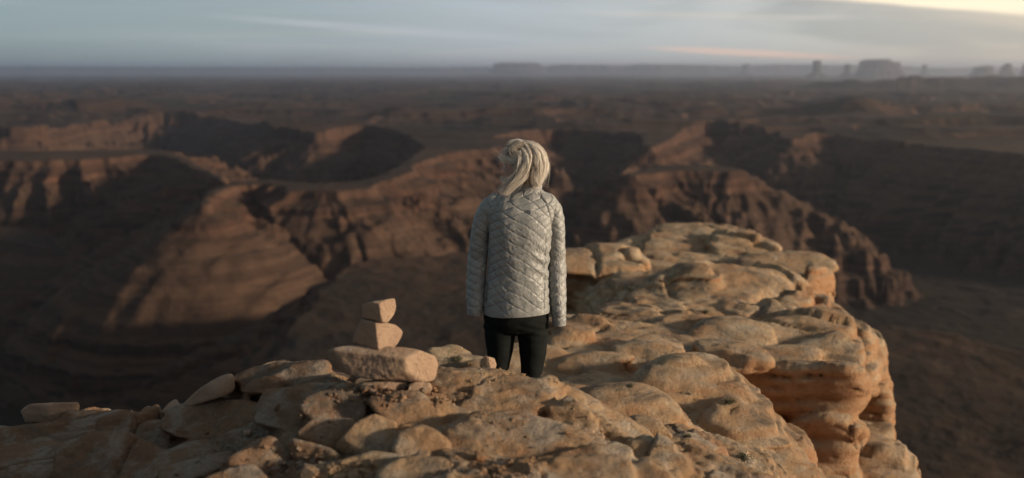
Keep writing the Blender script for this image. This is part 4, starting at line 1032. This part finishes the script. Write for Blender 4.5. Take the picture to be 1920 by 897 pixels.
def mat_cloth(name, c1, c2, rough, sheen, nscale, bstr):
    m, T, b = new_mat(name)
    P = T.node('ShaderNodeTexCoord').outputs['Object']
    n = T.noise(P, nscale, 4, .6)
    T.put(b.inputs['Base Color'], T.mix(T.rng(n, .3, .7), c1, c2)); b.inputs['Roughness'].default_value = rough
    b.inputs['Sheen Weight'].default_value = sheen; b.inputs['Sheen Roughness'].default_value = .4; b.inputs['Specular IOR Level'].default_value = .45
    q = bump(T, T.noise(P, 55, 3, .6, 1.0), bstr, .006, None); bump(T, T.noise(P, 900, 2, .5), .15, .0006, b, q)
    return m
M_JACK = mat_cloth('quilted_nylon', (.20, .205, .195), (.26, .26, .245), .47, .15, 14, .35)
M_TROU = mat_cloth('black_denim', (.0045, .006, .0055), (.008, .010, .009), .85, .0, 20, .1)
M_TROU.node_tree.nodes['Principled BSDF'].inputs['Specular IOR Level'].default_value = .12
M_BOOT = plain_mat('boot_leather', (.05, .035, .025), .6, .4)
M_SKIN = plain_mat('skin', (.60, .32, .24), .5, .4)
M_EYE = plain_mat('eye', (.55, .55, .55), .1, .5)
M_ZIP = plain_mat('zip_tape', (.10, .10, .09), .6, .3)
M_LOGO = plain_mat('logo_thread', (.78, .78, .74), .6, .3)

# head, facing left and a little away from the viewer
HF = np.array((-.94, .33, -.04)); HF /= np.linalg.norm(HF); HU = np.array((0, 0, 1.)) - HF*HF[2]; HU /= np.linalg.norm(HU); HS = np.cross(HU, HF)
HC = Wz(980, 316, 0.0)
def head_mesh():
    D, Fc = ico(6); f, s, u = D.T
    rf = .093 + 0*f; V = np.stack([f*.093, s*.072, u*.112], -1)
    V[:, 1] *= 1 - .28*sstep(-.1, -1.0, u); V[:, 0] *= np.where(f < 0, 1 - .30*sstep(-.25, -1, u), 1 - .06*sstep(-.2, -1, u))
    V[:, 0] = np.where(f > 0, V[:, 0]*.96, V[:, 0])
    def g(df, ds, du, w): return np.exp(-(((f-df)**2 + (s-ds)**2 + (u-du)**2)/w**2))
    V[:, 0] += .026*np.exp(-((s/.13)**2 + ((u+.20)/.13)**2))*(f > 0) + .014*np.exp(-((s/.09)**2 + ((u+.02)/.17)**2))*(f > 0)
    for sg in (-1, 1): V[:, 0] -= .010*g(.9, .36*sg, .06, .20)
    V[:, 0] += .005*np.exp(-((s/.45)**2 + ((u-.22)/.08)**2))*(f > 0)
    V[:, 0] += .008*np.exp(-((s/.22)**2 + ((u+.44)/.05)**2))*(f > 0) + .008*np.exp(-((s/.20)**2 + ((u+.54)/.05)**2))*(f > 0)
    V[:, 0] += .012*np.exp(-((s/.25)**2 + ((u+.80)/.14)**2))*(f > 0)
    return HC + np.outer(V[:, 0], HF) + np.outer(V[:, 1], HS) + np.outer(V[:, 2], HU), Fc
def hl(f, s, u): return HC + HF*f + HS*s + HU*u

SL = [Wz(926, 384, 0), Wz(903, 430, .01), Wz(897, 480, .02), Wz(893, 530, 0), Wz(891, 576, -.033)]
SR = [Wz(1028, 384, 0), Wz(1043, 430, .01), Wz(1045, 485, .02), Wz(1047, 540, 0), Wz(1048.5, 597, -.033)]
def hand(wr, d):                           # loosely closed hand, drawn up inside the cuff
    d = np.asarray(d)
    out = [loft([wr, wr + d*.028, wr + d*.068], [.016, .015, .012], [.018, .026, .024], 14, 8, axis=(0, 1, 0))]
    for k, (off, L) in enumerate(((-.019, .040), (-.0065, .046), (.006, .043), (.018, .035))):
        b0 = wr + d*.062 + np.array((0, off, 0))
        pts = [b0, b0 + d*L*.5, b0 + d*L*.85 + np.array((.006, 0, 0)), b0 + d*L*.95 + np.array((.013, 0, .005))]
        out.append(loft(pts, [.0068, .0065, .006, .004], [.0068, .0065, .006, .004], 8, 9, axis=(0, 1, 0)))
    b0 = wr + d*.025 + np.array((0, .018, 0))
    out.append(loft([b0, b0 + np.array((.003, .007, -.020)), b0 + np.array((.007, .006, -.040))], [.009, .0078, .005], [.009, .0078, .005], 8, 7, axis=(1, 0, 0)))
    return out
def body():
    hipz = Wz(968, 590)[2]; parts = []
    parts.append(loft([Wz(968, 612), Wz(968, 580), Wz(970, 530), Wz(973, 470), Wz(976, 410), Wz(978, 378), Wz(984, 362)], [.13, .145, .118, .125, .142, .12, .05], [.085, .10, .085, .095, .10, .07, .045], 28, 30))
    parts.append(loft([Wz(982, 375, .0), Wz(988, 352, .0), Wz(986, 330, .0)], [.056, .050, .048], [.054, .050, .048], 20, 12))
    parts.append(head_mesh())
    for sg in (-1, 1): parts.append(ball(hl(-.008, .070*sg, -.008), (.014, .010, .028)))
    for A, d in ((SL, (0., 0, -1.)), (SR, (.0, 0, -1.))):
        A2 = A[:-1] + [A[-1] + np.array((0, 0, .075))]; parts.append(loft(A2, [.034, .032, .027, .023, .017], [.034, .032, .027, .023, .019], 18, 30))
        # hands stay drawn up in the cuffs
        parts += hand(A[-1] + np.array((0, 0, .078)), np.array(d)*.8)
    for cx, hx in ((938, 934), (999, 996)):
        a = Wz(cx, 600); k = zpx(hx, .46, .01); an = zpx(hx, .09, .03)
        parts.append(loft([a, (a+k)/2, k, (k+an)/2 + np.array((0, -.012, .03)), an, an + np.array((0, 0, -.05))], [.060, .054, .030, .030, .026, .030], [.064, .056, .032, .034, .030, .034], 20, 36))
        parts.append(loft([an + np.array((0, -.03, -.055)), an + np.array((0, .06, -.06)), an + np.array((0, .16, -.07))], [.028, .038, .028], [.028, .026, .014], 14, 10, axis=(0, 0, 1)))
    return weld(parts, .0055, 1)
bv, bf, bn = body()
BODY = ppart('body', bv, bf, M_SKIN)
for sg in (-1, 1):
    v, f = ball(hl(.075, .026*sg, .008), .0115); ppart('eye', v, f, M_EYE)

# trousers: hips and two legs, one garment
def trousers():
    parts = [loft([Wz(968, 619), Wz(968, 600), Wz(968, 575), Wz(968, 555)], [.120, .158, .150, .135], [.09, .115, .11, .10], 32, 16, expo=2.3)]
    for pts in ([(937, 606, .082), (937, 640, .072), (936.5, 663, .0635), (934, 690, .052), (933.5, 708, .0455)], [(999, 606, .080), (999, 640, .0725), (999, 663, .0660), (997.5, 690, .0565), (996, 708, .0520)]):
        P = [Wz(a, b) for a, b, _ in pts]; rr = [c*.985 for *_, c in pts]
        kx = pts[-1][0]
        P += [zpx(kx, .40, .012), zpx(kx, .28, -.005), zpx(kx, .12, .02)]; rr += [.050, .052, .040]
        parts.append(loft(P, rr, [r*1.08 for r in rr], 26, 60))
    v, f, n = weld(parts, .006, 3)
    w = .0035*fbm(v[:, 0]*14, v[:, 1]*14, v[:, 2]*22, 3)
    z0 = Wz(968, 612)[2]
    w += .004*np.exp(-((v[:, 2]-z0)/.05)**2)*np.sin(v[:, 2]*160 + np.abs(v[:, 0]-Wz(968, 600)[0])*60)*.4
    return v + n*w[:, None], f
v, f = trousers(); TROUSERS = ppart('trousers', v, f, M_TROU)
for kx in (933.5, 996):
    an = zpx(kx, .0, .02)
    parts = [loft([an + np.array((0, -.07, .035)), an + np.array((0, 0, .038)), an + np.array((0, .09, .034)), an + np.array((0, .165, .024))], [.034, .040, .048, .030], [.034, .038, .030, .018], 20, 20, axis=(0, 0, 1)),
             loft([an + np.array((0, -.02, .05)), an + np.array((0, -.02, .12)), an + np.array((0, -.022, .16))], [.040, .042, .044], [.05, .048, .05], 20, 10)]
    v, f, n = weld(parts, .006, 2); v[:, 2] = np.maximum(v[:, 2], .004)
    b = ppart('boot', v, f, M_BOOT)

# jacket
def quilt(u, v, seed=0.0, A=.0033, ang=21.0, sp=.037):
    wu = u + .010*perlin(u*9 + seed, v*9, seed); wv = v + .008*perlin(u*7 + seed, v*11, seed + 4)
    a1, b1 = R(ang), R(37)
    a = (wv*math.cos(a1) - wu*math.sin(a1))/sp; b = (wv*math.cos(b1) + wu*math.sin(b1))/(sp*1.22)
    def line(q, w): d = np.abs(q - np.round(q)); return np.exp(-(d/w)**2)
    pil = (np.abs(np.sin(np.pi*a))**.55)*(.55 + .45*np.abs(np.sin(np.pi*b))**.55)
    k = np.floor(a)
    d = A*pil - .0034*line(a, .045) - .0026*line(b, .04)
    cr = .0022*ridged(u*32 + seed, v*24, seed, 3) + .0035*fbm(u*9 + seed, v*6, 2.0, 3)
    return d + cr - .002
def seam(x, z, pts, w=.004, dep=.006):
    P = np.array([(Wz(a, b)[0], Wz(a, b)[2]) for a, b in pts]); best = np.full(x.shape, 9.)
    for p, q in zip(P[:-1], P[1:]):
        e = q-p; h = np.clip(((x-p[0])*e[0] + (z-p[1])*e[1])/(e@e), 0, 1); best = np.minimum(best, np.hypot(x-p[0]-h*e[0], z-p[1]-h*e[1]))
    return -dep*np.exp(-(best/w)**2)
def torso():
    ring = [(352, 970, 1012, .052), (360, 956, 1021, .062), (366, 938, 1034, .074), (372, 925, 1042, .084), (382, 916, 1046, .096), (395, 912, 1045, .106), (415, 912, 1041, .116), (445, 914, 1036, .122), (480, 915, 1032, .120),
            (505, 915, 1029, .116), (530, 912, 1029, .118), (560, 908, 1031, .124), (580, 906, 1033, .126), (592, 906, 1033, .124)]
    n, m = 230, 320
    D = resample(ring, n)
    ph = np.linspace(0, 2*np.pi, m, endpoint=False)       # ph = 0 at the back centre
    V = np.zeros((n, m, 3)); u = np.zeros((n, m)); vv = np.zeros((n, m))
    for i, (py, xl, xr, dp) in enumerate(D):
        a = Wz(xl, py, -dp*.3); b = Wz(xr, py, -dp*.3); cx = (a[0]+b[0])/2; hw = (b[0]-a[0])/2; z = Wz(xl, py, -dp*sstep(360, 420, py))[2]
        s, c = np.sin(ph), np.cos(ph); e = 2/2.35
        x = cx + hw*np.sign(s)*np.abs(s)**e; y = PD - dp*np.sign(c)*np.abs(c)**e*(1 - .0*c)
        # shoulder blades and hollow of the spine
        y = y + np.where(c > 0, 1, 0)*(-.004*np.exp(-((x-cx)/.05)**2) - .004*(np.exp(-((x-cx-.075)/.05)**2) + np.exp(-((x-cx+.075)/.05)**2))*np.exp(-((z-1.30)/.09)**2))
        sag = -.011*sstep(540, 592, py)*(np.clip(c, -.2, 1)) + .006*sstep(540, 592, py)*np.sin(ph*2+.5)
        V[i] = np.stack([x, y, z + sag], -1); u[i] = (ph - np.pi*(ph > np.pi)*2)*(.145); vv[i] = z
    # normals
    du = np.roll(V, -1, 1) - np.roll(V, 1, 1); dv = np.gradient(V, axis=0); N = np.cross(du, dv); N /= np.linalg.norm(N, axis=2)[..., None] + 1e-9
    if N[n//2, 0, 1] > 0: N = -N
    X, Z = V[..., 0], V[..., 2]
    d = quilt(u, vv, 1.0)
    back = N[..., 1] < 0
    for pts in (((950, 360), (934, 376), (920, 405), (915, 440), (913, 470)), ((1008, 360), (1022, 376), (1032, 405), (1038, 440)), ((1022, 440), (1020, 520), (1017, 597))): d += seam(X, Z, pts)*back
    # folds gathering at the right of the waist
    fo = np.exp(-((X - Wz(1018, 500)[0])/.07)**2)*np.exp(-((Z - Wz(0, 490)[2])/.10)**2)
    d += .005*fo*np.sin(Z*95 + X*55 + 2*perlin(X*9, Z*9, 3.0)) + .004*perlin(X*16, Z*5, 6.0)
    hem = sstep(575, 588, D[:, 0])[:, None]; d = d*(1-.7*hem) + .003*hem
    V = V + N*d[..., None]
    # turned-in hem
    last = V[-1]; cen = last.mean(0)
    r1 = last + (cen - last)*.025 - np.array((0, 0, .004)); r2 = last + (cen-last)*.08 + np.array((0, 0, .03)); 
    V = np.concatenate([V, r1[None], r2[None]]); nn = len(V)
    i = np.arange(nn-1)[:, None]*m + np.arange(m)[None]; j = np.arange(nn-1)[:, None]*m + (np.arange(m)[None]+1) % m
    return V.reshape(-1, 3), np.stack([i, i+m, j+m, j], -1).reshape(-1, 4)
v, f = torso(); JACKET = ppart('jacket', v, f, M_JACK)
def sleeve(path, rad, sg, seed):
    n, m = 170, 100
    D = resample([list(p) + [r] for p, r in zip(path, rad)], n); P = D[:, :3]; r = D[:, 3]
    t = np.gradient(P, axis=0); L = np.linalg.norm(t, axis=1); s = np.cumsum(L); t /= L[:, None]
    b = np.array((0, 1., 0)) - t*t[:, 1:2]; b /= np.linalg.norm(b, axis=1)[:, None]; a = np.cross(b, t)
    ph = np.linspace(0, 2*np.pi, m, endpoint=False)
    N = a[:, None]*np.cos(ph)[None, :, None] + b[:, None]*np.sin(ph)[None, :, None]
    rr = r[:, None]*(1 + .12*np.abs(np.sin(ph))[None]) 
    U = (ph[None]*.05*sg) + 0*rr; Vv = -s[:, None] + 0*rr
    d = quilt(U, Vv, seed, .0036, 17 if sg > 0 else 23, .037)
    # elbow and forearm creases
    d += .006*np.sin(s*60)[:, None]*np.exp(-((s - .30)/.09)**2)[:, None]*np.cos(ph - 1.2)[None]*.6 + .006*fbm(U*8 + seed, Vv*8, 5.0, 2)
    cuff = sstep(s[-1] - .045, s[-1] - .03, s)[:, None]; d = d*(1 - .6*cuff) - .004*np.exp(-((s[:, None] - (s[-1]-.038))/.004)**2)
    tp = sstep(0, .03, s)[:, None]
    V = P[:, None] + N*((rr + d)*(.15 + .85*tp**.5))[..., None]
    e = V[-1]; c = e.mean(0)
    V = np.concatenate([V, (e + (c-e)*.12 - np.array((0, 0, .004)))[None], (e + (c-e)*.30 + np.array((0, 0, .03)))[None], (e + (c-e)*.9 + np.array((0, 0, .05)))[None]])
    nn = len(V); i = np.arange(nn-1)[:, None]*m + np.arange(m)[None]; j = np.arange(nn-1)[:, None]*m + (np.arange(m)[None]+1) % m
    return V.reshape(-1, 3), np.stack([i, j, j+m, i+m], -1).reshape(-1, 4)
PL = [Wz(948, 375, .0), Wz(930, 379, .0), Wz(917, 392, .0), Wz(906, 415, .0), Wz(900, 445, .005), Wz(896, 485, .01), Wz(893, 530, -.005), Wz(891, 570, -.03), Wz(890, 590, -.035)]
PR = [Wz(1013, 373, .0), Wz(1027, 380, .0), Wz(1037, 394, .0), Wz(1041, 418, .0), Wz(1043, 447, .005), Wz(1044, 490, .01), Wz(1045, 540, -.005), Wz(1048, 588, -.03), Wz(1049, 610, -.035)]
RL = [.020, .038, .0445, .045, .044, .0445, .044, .039, .034]
v, f = sleeve(PL, RL, 1, 3.0); ppart('sleeve', v, f, M_JACK, JACKET)
v, f = sleeve(PR, [r*.93 for r in RL], -1, 9.0); ppart('sleeve', v, f, M_JACK, JACKET)
def collar():
    n, m = 44, 160; ph = np.linspace(0, 2*np.pi, m, endpoint=False); V = []
    for k, t in enumerate(np.linspace(0, 1, n)):
        py = 365 - 24*t; a = Wz(964 + 5*t, py); b = Wz(1016 - 3*t, py - 1.5*t); c = (a+b)/2; hw = (b[0]-a[0])/2
        bul = .0055*np.abs(np.sin(np.pi*t*2.5 + .3))**.6 if t < .97 else 0
        x = c[0] + (hw + bul)*np.sin(ph); y = PD - (.060 + bul)*np.cos(ph); z = c[2] + .010*t*np.sin(ph) + .004*perlin(np.sin(ph)*2.2 + t*2, np.cos(ph)*2.2, 3.0)
        q = .0022*perlin(np.sin(ph)*5, np.cos(ph)*5, t*6); x = x + q*np.sin(ph); y = y - q*np.cos(ph)
        V.append(np.stack([x, y, z], -1))
    V.append(V[-1]*.97 + V[-1].mean(0)*.03 + np.array((0, 0, .003))); V.append(V[n-1]*.86 + V[n-1].mean(0)*.14 - np.array((0, 0, .02)))
    V = np.array(V); nn = len(V); i = np.arange(nn-1)[:, None]*m + np.arange(m)[None]; j = np.arange(nn-1)[:, None]*m + (np.arange(m)[None]+1) % m
    return V.reshape(-1, 3), np.stack([i, j, j+m, i+m], -1).reshape(-1, 4)
v, f = collar(); ppart('collar', v, f, M_JACK, JACKET)
# pocket zip on the left side and the small white chest-maker's mark on the right shoulder blade
def surf_y(px, py):                        # back surface of the jacket under a pixel
    co = np.empty(len(JACKET.data.vertices)*3, np.float32); JACKET.data.vertices.foreach_get('co', co); co = co.reshape(-1, 3) + PO
    p = Wz(px, py, -.11); d = (co[:, 0]-p[0])**2 + (co[:, 2]-p[2])**2 + (co[:, 1] > PD)*9
    return float(np.sort(co[np.argsort(d)[:12], 1])[0])
zp = []
for py in np.linspace(525, 562, 9): q = Wz(914.5 - (py-525)*.06, py); zp.append(np.array((q[0], PD - .070, q[2])))
v, f = tube_mesh([(zp, .0022)], 6); ppart('pocket_zip', v, f, M_ZIP, JACKET)
def logo():
    y = surf_y(1004, 396) - .0075; o = Wz(1004, 396, -.11); V = []; Fc = []; k = 0
    def bar(x0, z0, x1, z1, h):            # little raised bar
        nonlocal k
        d = np.array((x1-x0, z1-z0)); d /= np.linalg.norm(d); nrm = np.array((-d[1], d[0]))*h/2
        c = [(x0-nrm[0], z0-nrm[1]), (x1-nrm[0], z1-nrm[1]), (x1+nrm[0], z1+nrm[1]), (x0+nrm[0], z0+nrm[1])]
        for yy in (0, .002):
            for a, b in c: V.append((o[0]+a, y + yy, o[2]+b))
        Fc.extend([(k, k+1, k+2, k+3), (k+4, k+7, k+6, k+5), (k, k+4, k+5, k+1), (k+1, k+5, k+6, k+2), (k+2, k+6, k+7, k+3), (k+3, k+7, k+4, k)]); k += 8
    for rr in (.0075, .0125, .0175):       # quarter dome at the right of the wordmark
        for a0 in np.linspace(0, 75, 6): bar(.006 - 0*rr + .0 + .0185 - rr*math.cos(R(a0)), -.009 + rr*math.sin(R(a0)), .0245 - rr*math.cos(R(a0+15)), -.009 + rr*math.sin(R(a0+15)), .0032)
    ppart('logo', np.array(V), np.array(Fc), M_LOGO, JACKET, False)
    # three short lines of lettering
    parts = []
    for i, w in enumerate(('THE', 'NORTH', 'FACE')):
        cu = bpy.data.curves.new('lettering', 'FONT'); cu.body = w; cu.size = .0088; cu.extrude = .0008; cu.offset = .00025; cu.align_x = 'LEFT'
        ob = bpy.data.objects.new('lettering', cu); COL.objects.link(ob)
        me = bpy.data.meshes.new_from_object(ob.evaluated_get(bpy.context.evaluated_depsgraph_get())); bpy.data.objects.remove(ob)
        me.transform(Matrix.Translation(Vector((o[0] - .022, y - .0004, o[2] + .0035 - i*.0072)) - Vector(PO)) @ Matrix.Rotation(R(90), 4, 'X')); me.materials.append(M_LOGO)
        put('lettering', me, JACKET)
logo()

# hair: a scalp shell and some two thousand tapering strands in wind-blown locks
def mat_hair():
    m, T, b = new_mat('blond_hair')
    at = T.node('ShaderNodeAttribute', attribute_name='tone').outputs['Fac']
    c = T.ramp(at, [(0, (.05, .036, .024)), (.25, (.20, .155, .11)), (.5, (.46, .39, .30)), (.8, (.74, .68, .59)), (1, (.88, .84, .77))])
    T.put(b.inputs['Base Color'], c); b.inputs['Roughness'].default_value = .42; b.inputs['Specular IOR Level'].default_value = .5
    return m
M_HAIR = mat_hair()
def hair():
    rs = np.random.RandomState(11)
    V = []; Fs = []; T = []; o = 0
    D, Fc = ico(5)
    f, s, u = D.T
    keep = ~((f > .30) & (u < .62)) & ~((u < -.62)) & ~((f > .05) & (u < .1))
    sh = D.copy(); q = np.stack([f*.101, s*.080, u*.120], -1); q += D*(.004*perlin(f*6, s*6, u*6))[:, None]
    P = HC + np.outer(q[:, 0], HF) + np.outer(q[:, 1], HS) + np.outer(q[:, 2], HU)
    fk = Fc[keep[Fc].all(1)]; V.append(P); Fs.append(fk); T.append(np.full(len(P), .16)); o += len(P)
    # locks: control points (photo px, px, towards-viewer depth m), width of the lock at root/tip, number, tone
    L = [
     # crown sweeping back and down on the right
     ([(978, 271, .0), (1000, 272, -.02), (1016, 288, -.03), (1023, 308, -.03), (1018, 331, -.035), (1007, 349, -.05)], .012, .010, 150, .74),
     ([(982, 270, -.01), (1002, 276, -.04), (1014, 292, -.055), (1018, 312, -.055), (1012, 334, -.065), (1004, 350, -.065)], .014, .012, 170, .74),
     ([(984, 270, -.02), (1000, 280, -.06), (1008, 296, -.075), (1011, 316, -.08), (1008, 336, -.078), (1001, 350, -.07)], .014, .012, 170, .66),
     ([(978, 270, .03), (1002, 272, .02), (1018, 288, .01), (1023, 310, .01), (1016, 334, -.01), (1006, 347, -.03)], .012, .012, 90, .7),
     ([(990, 276, -.04), (1003, 290, -.075), (1004, 308, -.088), (998, 326, -.09), (998, 340, -.085), (1006, 352, -.07)], .010, .010, 120, .62),
     # dark parting underneath, behind the ear
     ([(985, 288, -.07), (992, 300, -.085), (992, 316, -.09), (988, 330, -.09), (990, 345, -.08)], .014, .012, 110, .14),
     ([(990, 300, -.085), (1000, 310, -.09), (1004, 322, -.09), (1000, 338, -.088)], .010, .008, 70, .16),
     # broad fall blown down to the left in front of the shoulder
     ([(980, 272, -.03), (992, 288, -.08), (990, 308, -.10), (982, 326, -.105), (968, 344, -.105), (952, 360, -.10)], .010, .009, 110, .62),
     ([(978, 280, -.06), (987, 296, -.095), (984, 314, -.105), (974, 330, -.11), (960, 346, -.11), (944, 364, -.105)], .009, .008, 110, .78),
     ([(984, 290, -.085), (984, 306, -.10), (978, 322, -.108), (966, 336, -.11), (954, 350, -.11), (947, 366, -.105)], .008, .009, 90, .66),
     ([(974, 284, -.07), (974, 300, -.095), (970, 316, -.10), (964, 332, -.10), (956, 346, -.10), (947, 358, -.10)], .008, .008, 70, .72),
     ([(990, 318, -.092), (984, 332, -.10), (972, 344, -.105), (960, 354, -.10), (950, 366, -.095)], .008, .010, 70, .80),
     # thin strands curving across the cheek
     ([(984, 305, -.095), (976, 318, -.10), (964, 328, -.10), (952, 335, -.09), (943, 336, -.07), (940, 330, -.05)], .004, .004, 22, .9),
     ([(980, 312, -.098), (970, 326, -.10), (958, 338, -.10), (948, 343, -.09), (941, 338, -.08), (939.5, 331, -.07)], .004, .003, 18, .92),
     ([(972, 300, -.09), (966, 312, -.085), (964, 326, -.08), (960, 338, -.08)], .010, .010, 12, .8),
     ([(962, 296, -.06), (956, 308, -.06), (955, 322, -.06), (957, 336, -.06)], .010, .008, 6, .8),
     ([(950, 300, -.03), (947, 312, -.03), (950, 326, -.03), (956, 340, -.04)], .008, .007, 7, .72),
     # tuft flying out to the left over the brow
     ([(978, 292, -.075), (968, 301, -.08), (957, 300, -.075), (946, 297, -.065), (934, 294, -.05)], .006, .006, 80, .92),
     ([(976, 296, -.078), (966, 303, -.08), (955, 303, -.07), (945, 301, -.06), (938, 297, -.05)], .005, .006, 60, .9),
     # loose roll of hair on top with a loop round it
     ([(988, 272, -.04), (976, 270, -.05), (964, 276, -.055), (960, 286, -.065), (968, 294, -.078), (980, 295, -.085), (988, 288, -.08)], .007, .006, 120, .62),
     ([(986, 276, -.05), (976, 274, -.055), (966, 279, -.06), (964, 286, -.07), (972, 290, -.08), (984, 286, -.08)], .008, .006, 110, .56),
     ([(968, 264, -.02), (980, 269, -.04), (988, 278, -.065), (988, 290, -.08), (980, 297, -.088), (966, 298, -.085)], .004, .004, 54, .86),
     ([(996, 290, -.085), (990, 298, -.092), (991, 306, -.096), (996, 310, -.095)], .003, .003, 26, .88),
     ([(975, 272, .0), (964, 278, -.01), (957, 288, -.02), (956, 298, -.03)], .012, .010, 110, .62),
     ([(975, 272, .04), (964, 276, .03), (955, 286, .02), (950, 298, .01)], .012, .012, 70, .62),
     # short locks tucked into the collar
     ([(1002, 318, -.088), (1008, 330, -.085), (1012, 342, -.07), (1010, 352, -.06)], .008, .008, 70, .86),
     ([(998, 312, -.09), (1000, 326, -.092), (1006, 340, -.085), (1010, 350, -.07)], .006, .006, 60, .84),
     # stray wisps
     ([(985, 268, -.01), (972, 265, -.01), (960, 268, -.02), (952, 276, -.02)], .008, .014, 26, .9),
     ([(1015, 290, -.03), (1024, 302, -.02), (1026, 318, -.02), (1021, 334, -.02)], .004, .010, 22, .85),
     ([(960, 284, -.03), (950, 280, -.03), (945, 286, -.03), (940, 298, -.03)], .006, .014, 30, .9),
     ([(970, 340, -.10), (955, 350, -.10), (942, 356, -.10), (936, 362, -.10)], .010, .016, 44, .9),
    ]
    n = 13; ns = 3; ph = np.linspace(0, 2*np.pi, ns, endpoint=False)
    for pts, w0, w1, num, tone in L:
        C = resample([Wz(a, b, dy) for a, b, dy in pts], n)
        t = np.gradient(C, axis=0); t /= np.linalg.norm(t, axis=1)[:, None]
        vdir = np.array((0, 1., .2)); a = np.cross(t, vdir); a /= np.linalg.norm(a, axis=1)[:, None]; b = np.cross(t, a)
        wid = np.linspace(w0, w1, n)*1.15; par = np.linspace(0, 1, n)
        for _ in range(int(num*2.3)):
            r = math.sqrt(rs.rand()); an = rs.uniform(0, 2*np.pi); ca, sa = r*math.cos(an), r*math.sin(an)*.55
            ph0 = rs.uniform(0, 6.28); wob = rs.uniform(.0006, .0030); tw = rs.uniform(-1.2, 1.2)
            ang = tw*par; cc = ca*np.cos(ang) - sa*np.sin(ang); ss = ca*np.sin(ang) + sa*np.cos(ang)
            fly = (rs.rand() < .13)*rs.uniform(.4, 1.6)*par**1.5*.016; fd = rs.normal(size=3)
            P = C + a*(wid*cc)[:, None] + b*(wid*ss)[:, None] + (a*np.sin(par*7 + ph0)[:, None] + b*np.cos(par*5 + ph0)[:, None])*wob*2 + fly[:, None]*fd
            m0 = int(n*rs.uniform(.72, 1.0)) if rs.rand() < .6 else n; m0 = max(m0, 8); P = P[:m0]
            rad = rs.uniform(.00030, .00060)*np.clip(1.25 - par[:m0]**2*1.1, .15, 1)
            tt = t[:m0]; aa = a[:m0]; bb = b[:m0]
            ring = P[:, None] + rad[:, None, None]*(aa[:, None]*np.cos(ph)[None, :, None] + bb[:, None]*np.sin(ph)[None, :, None])
            V.append(ring.reshape(-1, 3))
            i = np.arange(m0-1)[:, None]*ns + np.arange(ns)[None]; j = np.arange(m0-1)[:, None]*ns + (np.arange(ns)[None]+1) % ns
            q = np.stack([i, j, j+ns, i+ns], -1).reshape(-1, 4); Fs.append(np.concatenate([q[:, :3], q[:, [0, 2, 3]]]) + o); o += m0*ns
            T.append(np.full(m0*ns, np.clip(tone + rs.normal()*.17 - .22*(rs.rand() < .15), 0, 1)))
    V = np.concatenate(V); me = mesh_np('hair', V - PO, np.concatenate(Fs), M_HAIR)
    at = me.attributes.new('tone', 'FLOAT', 'POINT'); at.data.foreach_set('value', np.concatenate(T).astype(np.float32))
    return put('hair', me, PERSON)
hair()
